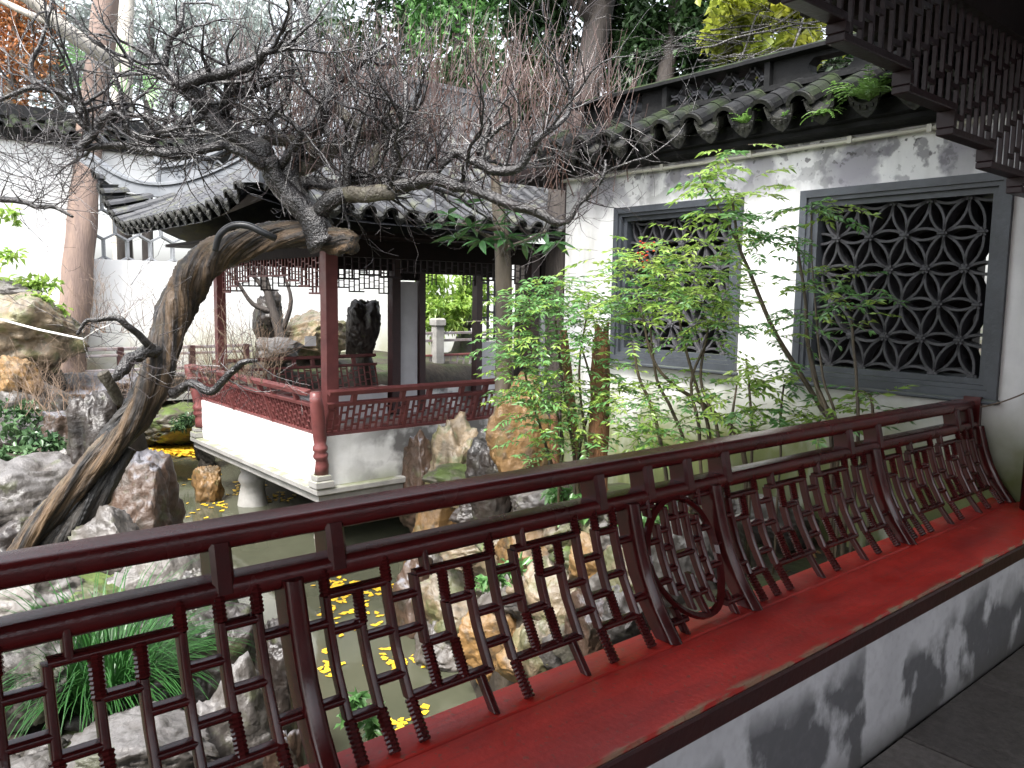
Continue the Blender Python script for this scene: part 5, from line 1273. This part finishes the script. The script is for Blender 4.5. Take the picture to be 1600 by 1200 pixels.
nandina('nandina', 'yellow green nandina spreading in front of the nearer-to-pavilion lattice window', [
   [(1160, 700, 4.15, 9), (1110, 640, 4.15, 8), (1050, 600, 4.15, 6), (1020, 560, 4.15, 5), (1000, 480, 4.15, 4)], [(1040, 720, 4.2, 7), (1020, 640, 4.2, 6), (1000, 590, 4.2, 5), (990, 540, 4.2, 4)], [(1110, 700, 4.1, 7), (1100, 640, 4.1, 6), (1075, 560, 4.1, 5), (1060, 480, 4.1, 4)],
   [(1075, 710, 4.2, 6), (1050, 640, 4.2, 6), (1025, 590, 4.2, 5), (1015, 500, 4.2, 3)], [(1095, 690, 4.1, 6), (1080, 600, 4.1, 5), (1105, 530, 4.1, 4)], [(1125, 690, 4.05, 6), (1095, 590, 4.1, 5), (1110, 500, 4.1, 4)]],
   [(1030, 450, 4.1, 80, 40, 26), (1090, 470, 4.05, 60, 45, 22), (1000, 410, 4.2, 50, 30, 12), (980, 480, 4.2, 50, 40, 14), (1110, 520, 4.0, 40, 40, 10), (1060, 400, 4.1, 60, 30, 12), (1100, 620, 4.1, 50, 50, 8), (1030, 620, 4.2, 60, 60, 12), (970, 620, 4.3, 40, 50, 10), (1120, 430, 4.0, 25, 40, 6)], 'leaf_light', mt2='leaf_green', L=.050, dens=2.6)
nandina('nandina', 'tall leggy nandina between the two lattice windows reaching up to the pipe', [
   [(1320, 720, 3.75, 9), (1285, 640, 3.8, 8), (1240, 570, 3.85, 8), (1200, 500, 3.85, 7), (1172, 430, 3.85, 6), (1152, 380, 3.85, 5), (1145, 310, 3.85, 4)], [(1152, 380, 3.85, 4), (1120, 320, 3.85, 3), (1090, 270, 3.85, 2)]],
   [(1135, 340, 3.8, 22, 40, 10), (1110, 270, 3.8, 50, 14, 9), (1150, 240, 3.8, 26, 12, 5), (1130, 300, 3.8, 40, 30, 9), (1190, 300, 3.85, 40, 30, 6), (1165, 330, 3.8, 30, 30, 6)], 'leaf_light', mt2='leaf_green', L=.060, dens=1.25)
nandina('nandina', 'slender nandina climbing the frame of the large lattice window', [
   [(1305, 700, 3.65, 9), (1280, 620, 3.7, 8), (1262, 540, 3.7, 6), (1256, 450, 3.7, 5), (1248, 380, 3.7, 4)], [(1300, 700, 3.65, 7), (1270, 590, 3.7, 6), (1258, 520, 3.7, 5)], [(1340, 690, 3.6, 6), (1338, 600, 3.6, 5), (1330, 500, 3.6, 4)], [(1310, 700, 3.6, 5), (1285, 590, 3.6, 4), (1275, 500, 3.65, 3), (1268, 330, 3.7, 2)]],
   [(1285, 325, 3.65, 45, 14, 11), (1215, 370, 3.7, 45, 30, 10), (1300, 440, 3.6, 40, 24, 10), (1320, 480, 3.55, 60, 26, 12), (1270, 500, 3.6, 20, 30, 6), (1180, 380, 3.75, 40, 50, 8), (1210, 440, 3.75, 50, 40, 6), (1200, 520, 3.75, 50, 60, 8)], 'leaf_green', mt2='leaf_light', L=.050, dens=1.5)
nandina('nandina', 'low sparse seedling plants along the mossy wall foot behind the bench rail', [
   [(1175, 690, 3.9, 5), (1170, 620, 3.9, 4), (1165, 560, 3.9, 3)], [(1220, 680, 3.85, 4), (1225, 600, 3.85, 3)], [(1365, 670, 3.6, 5), (1350, 610, 3.6, 3)], [(1140, 690, 3.9, 5), (1150, 600, 3.9, 3)]],
   [(1170, 590, 3.9, 40, 50, 8), (1220, 610, 3.85, 40, 50, 8), (1150, 650, 3.9, 40, 30, 7), (1350, 620, 3.6, 24, 24, 5), (1240, 655, 3.8, 50, 20, 6), (1060, 670, 4.1, 60, 30, 8), (1320, 655, 3.7, 40, 16, 5), (1000, 690, 4.2, 50, 30, 8)], 'leaf_light', mt2='leaf_green', L=.058, dens=2.2, group=None)
be = thing('berry_sprig', 'small sprig of red berries in front of the smaller lattice window', 'berries', at(1012, 390, 4.15))
b = MB(); b.tube([at(1020, 470, 4.15), at(1015, 420, 4.15), at(1008, 392, 4.15)], .0015, 4); b.build('stalk', M['stem'], be)
b = MB()
for _ in range(22):
    c = at(1008+random.gauss(0, 6), 394+random.gauss(0, 10), 4.15+random.gauss(0, .02)); b.box(c, (.009, .009, .009), None, .003)
tag(b.build('berry', M['berry'], be), kind='stuff')
# split stump and bare poles in the shrub
sp = thing('stump', 'broken split brown stump standing upright among the green shrubs', 'stump', at(935, 790, 4.55))
P, R_ = cr(AT([(930, 800, 4.55, 34), (934, 720, 4.55, 31), (937, 640, 4.55, 29), (939, 570, 4.55, 27), (940, 530, 4.55, 26)]), 7)
b = MB(); b.tube(P, R_, 18, mod=barkmod(.02, 2, .12)); b.build('trunk', M['wood_cut'], sp, smooth=True)
for i in range(9):
    a = i*.7; q = P[-1]+V3((math.cos(a), math.sin(a), 0))*R_[-1]*.7; b = MB(); hh_ = random.uniform(.03, .10)
    b.sweep([q-ZA*.03, q+ZA*hh_*.6, q+ZA*hh_], [(-.014, -.006), (.014, -.006), (.014, .006), (-.014, .006)], V3((-math.sin(a), math.cos(a), 0)), V3((math.cos(a), math.sin(a), 0))); b.build('splinter', M['wood_cut'], sp)
for (pts, lb) in (([(915, 790, 4.75, 16), (900, 690, 4.75, 15), (888, 590, 4.75, 14), (880, 515, 4.75, 12)], 'thin orange brown pole leaning in the light green nandina'), ([(870, 790, 5.2, 15), (868, 700, 5.2, 14), (866, 640, 5.2, 12)], 'short dark stake beside the large orange boulder')):
    P, R_ = cr(AT(pts), 4); b = MB(); b.tube(P, R_, 10, mod=barkmod(.1, 3, .08)); tag(b.build('pole', M['wood_cut'], loc=P[0], smooth=True), lb, 'pole')

# ================================================================ ferns, grass, ground plants, floating leaves
def fern(px, py, X, s, n, label, droop=1.0, dense=10):
    v = at(px, py, 1)-V3((0, 0, H)); c = V3((0, 0, H))+v*(X/v.x); t = thing('fern', label, 'fern', c)
    for i in range(n):
        a = 6.28*i/n+random.uniform(-.3, .3); d = V3((math.cos(a)*.6-.12, math.sin(a)*.8, random.uniform(.7, 1.8))).normalized(); P = [c]; k = 8; L = s*random.uniform(.6, 1.1)
        for j in range(k): d = (d-ZA*.20*droop).normalized(); P.append(P[-1]+d*L/k)
        b = MB(); b.tube(P, .0012, 3, cap=False)
        for j in range(1, k+1):
            dd = (P[j]-P[j-1]).normalized(); sd = dd.cross(ZA).normalized(); w_ = s*.22*(1-j/(k+1))+.006
            for sg in (-1, 1):
                e = (sd*sg+dd*.5-ZA*.15).normalized(); q = P[j]; b.add([q, q+e*w_*.5+dd*.006, q+e*w_, q+e*w_*.5-dd*.006], [(0, 1, 2, 3)])
        b.build('frond', M['fern'], t)
fern(1358, 158, 3.88, .23, 52, 'thick bright fern clump growing in a roof tile hollow near the fascia', 1.0)
fern(1288, 182, 3.90, .12, 22, 'small fern tuft on the tiles next to the thick fern clump', 1.2)
fern(1228, 188, 3.95, .08, 14, 'thin fern sprouting between coping tiles in the middle of the wall top', 1.0)
fern(1165, 196, 3.93, .13, 20, 'low feathery fern on the wall tiles closer to the plum shoots', .8)
fern(1300, 140, 4.10, .07, 10, 'tiny fern under the ridge of the wall coping', 1.0)
def tuft(px, py, t, n, L, label, spread=1.0):
    t1_ = grounded(px, py); L *= t1_/t; spread *= t1_/t; wk = t1_/t; c = at(px, py, t1_)-ZA*.02; th = thing('grass_tuft', label, 'grass tuft', c); V = []; F = []
    for i in range(n):
        a = random.uniform(0, 6.28); rr_ = random.random()**.5*.10*spread; q = c+V3((math.cos(a)*rr_, math.sin(a)*rr_, 0)); a += random.gauss(0, .5)
        d = V3((math.cos(a)*random.uniform(.15, 1.0), math.sin(a)*random.uniform(.15, 1.0), 1)).normalized(); ln = L*random.uniform(.6, 1.15); k = 7; sd = d.cross(ZA).normalized(); b0 = len(V)
        for j in range(k+1):
            w_ = (.0036*(1-(j/k)**2)+.0003)*wk**.5; V += [q+sd*w_, q-sd*w_]
            d = (d-ZA*.36*(j/k+.25)).normalized(); q = q+d*ln/k
        F += [(b0+2*j, b0+2*j+1, b0+2*j+3, b0+2*j+2) for j in range(k)]
    b = MB(); b.v = [tuple(v) for v in V]; b.f = F; tag(b.build('blades', M['grass'], th), kind='stuff'); return th
tuft(165, 1085, 2.75, 720, .50, 'big arching clump of long dark green grass blades behind the bench lattice', 1.3)
tuft(200, 985, 3.1, 160, .34, 'smaller grass clump rising behind the big arching one', 1.0)
tuft(360, 1185, 2.9, 160, .22, 'short grass clump at the bottom behind the lattice and brown stone', 1.0)
tuft(815, 770, 5.2, 60, .14, 'small grass tuft on the rocks below the orange boulder', .8)
def lowplant(name, label, cat, spec, mt, n, L, Wd):
    t = thing(name, label, cat, at(*spec[0][:3])); crown(t, [pc(px, py, tt, w, h, 1.0/len(spec), w*.6*tt/FPX) for (px, py, tt, w, h) in spec], mt, n, L, Wd, 'leaves'); return t
lowplant('bank_shrub', 'pale green leafy shrub on the rocks at the far bank', 'shrub', [(35, 440, 10.3, 55, 26), (70, 470, 10.0, 35, 20), (5, 465, 10.0, 40, 24)], 'leaf_light', 620, .12, .05)
lowplant('ivy', 'dark ivy and small leaves covering the rocks under the far bank', 'ivy', [(20, 660, 7.8, 45, 40), (60, 700, 7.5, 40, 26), (10, 720, 7.2, 40, 30)], 'leaf_ivy', 900, .075, .05)
lowplant('doorway_shrub', 'bright green leafy shrub framed by the pavilion doorway', 'shrub', [(700, 455, 17.0, 48, 46), (668, 465, 16.8, 34, 44), (738, 465, 17.2, 34, 44), (700, 490, 16.6, 45, 24)], 'leaf_light', 2600, .22, .07)
lowplant('moss_fringe', 'fringe of green weeds hanging over the mossy bank above the leaf patch', 'weeds', [(270, 655, 12.9, 50, 14), (300, 660, 12.8, 30, 14)], 'leaf_ivy', 420, .10, .035)
lowplant('rockery_weeds', 'small green weeds between the rockery stones behind the bench', 'weeds', [(560, 1120, 3.4, 30, 40), (800, 890, 4.2, 60, 25), (930, 800, 4.5, 60, 25), (1050, 800, 4.1, 80, 30), (870, 770, 4.9, 40, 15)], 'leaf_green', 620, .06, .03)
lowplant('corner_shrub', 'leafy sprig hanging at the far edge above the rust coloured stone', 'shrub', [(5, 380, 10.0, 20, 30), (10, 340, 10.0, 14, 25)], 'leaf_light', 90, .14, .06)
# bare brown twiggy shrubs
def bare(label, spots, n, L, mt, dirz=.9):
    global TW
    t = thing('bare_shrub', label, 'shrub', at(*spots[0][:3])); TW = MB()
    for _ in range(n):
        px, py, tt, w = random.choice(spots); twig(at(px+random.gauss(0, w*.4), py, tt+random.gauss(0, .15)), V3((random.gauss(0, .5), random.gauss(0, .5), dirz)), random.uniform(.5, 1.1)*L, .0035*tt/6, 2, .18, 4, .22)
    tag(TW.build('twigs', M[mt], t), kind='stuff')
M['twig_tan'] = mat('tan_twig', (.22, .15, .10), (.13, .09, .065), 6, .5)
bare('tan twiggy bare shrub in front of the pavilion near the plum trunk', [(370, 600, 6.6, 60), (340, 600, 6.6, 40), (400, 590, 6.6, 30)], 46, .48, 'twig_tan')
bare('brown leafless bush tangle on the bank below the footbridge', [(120, 650, 7.2, 90), (200, 640, 7.2, 80), (60, 640, 7.4, 60), (250, 620, 7.2, 60)], 80, .45, 'twig_tan')
bare('thin bare sprigs rising beside the leaning trunk in front of the white wall', [(200, 520, 6.4, 60), (240, 510, 6.4, 40), (150, 520, 6.4, 40)], 26, .40, 'twig_tan')
# yellow leaves on the water
def floaters(n, cx_, cy_, sx_, sy_):
    return np.stack([RN.normal(cx_, sx_, n), RN.normal(cy_, sy_, n), np.full(n, WATER_Z+.006)], 1)
def onw(px, py):
    v = at(px, py, 1)-V3((0, 0, H)); return V3((0, 0, H))+v*((WATER_Z-H)/v.z)
pos = []
for (px, py, w, h, n) in ((540, 915, 40, 14, 40), (590, 920, 40, 14, 36), (520, 960, 22, 22, 26), (620, 1040, 14, 16, 26), (515, 1050, 20, 40, 14), (560, 960, 30, 40, 14), (650, 1030, 15, 10, 8), (380, 765, 40, 14, 30), (345, 790, 14, 10, 14), (430, 775, 40, 10, 24), (300, 790, 30, 25, 14), (320, 750, 30, 8, 8), (630, 1130, 30, 20, 8), (590, 1000, 40, 60, 14), (470, 880, 30, 20, 6), (650, 1090, 20, 20, 5)):
    for _ in range(n):
        q = onw(px+random.gauss(0, w*.5), py+random.gauss(0, h*.5)); pos.append((q.x, q.y, WATER_Z+.005+random.uniform(0, .004)))
for _ in range(640):
    q = onw(random.uniform(236, 306)+random.gauss(0, 4), random.gauss(706, 4)); pos.append((q.x, q.y, WATER_Z+.006+random.uniform(0, .035)))
V = []; F = []
for (x, y, z) in pos:
    r_ = (.055 if y > 12 else random.uniform(.026, .044)); a0 = random.uniform(0, 6.28); tl = random.gauss(0, .06); b0 = len(V); px_, py_ = x-math.cos(a0)*r_*.7, y-math.sin(a0)*r_*.7
    V.append((px_, py_, z))
    for j in range(7):
        aa = a0+(-.95+1.9*j/6); rr_ = r_*1.35*random.uniform(.86, 1.1)*(.80 if j == 3 else 1); V.append((px_+math.cos(aa)*rr_, py_+math.sin(aa)*rr_, z+.002+rr_*(abs(tl)*(j % 2)*.6+(.25*abs(math.sin(aa)) if y > 12 else 0))))
    F += [(b0, b0+j, b0+j+1) for j in range(1, 7)]
me = npmesh('fallen_leaves', V, F, M['leaf_yellow'], None, (0, 0, 0)); o = link('fallen_leaves', me, None, V3((0, 0, 0)))
o['kind'] = 'stuff'


# small stones and litter on the near bank
vs3, fs3 = ico(2); mb = MB(); rp = random.Random(21)
for _ in range(420):
    x = rp.uniform(-.4, 2.0); y = rp.uniform(1.55, 4.8)
    if sdist(x, y) < .05: continue
    r_ = rp.uniform(.015, .06); q = V3((x, y, hgt2(x, y)+r_*.2)); o3 = V3((rp.random()*30, 0, 0))
    mb.add([q+V3((v.x*r_*1.3, v.y*r_, v.z*r_*.6))*(1+.5*noise.noise(v*1.6+o3)) for v in vs3], fs3)
tag(mb.build('pebbles', M['rock_grey'], smooth=True), kind='stuff')
pos = []
for _ in range(500):
    x = rp.uniform(-.4, 4.0); y = rp.uniform(1.5, 5.2)
    if sdist(x, y) > .05: pos.append((x, y, hgt2(x, y)+.012))
d = rvec(len(pos)); d[:, 2] *= .3
M['litter'] = mat('brown_leaf', (.14, .075, .03), (.26, .16, .05), 9, .7)
o = leaves('leaf_litter', np.array(pos), d, RN.uniform(.03, .07, len(pos)), RN.uniform(.015, .035, len(pos)), M['litter'], None, .15); o['kind'] = 'stuff'
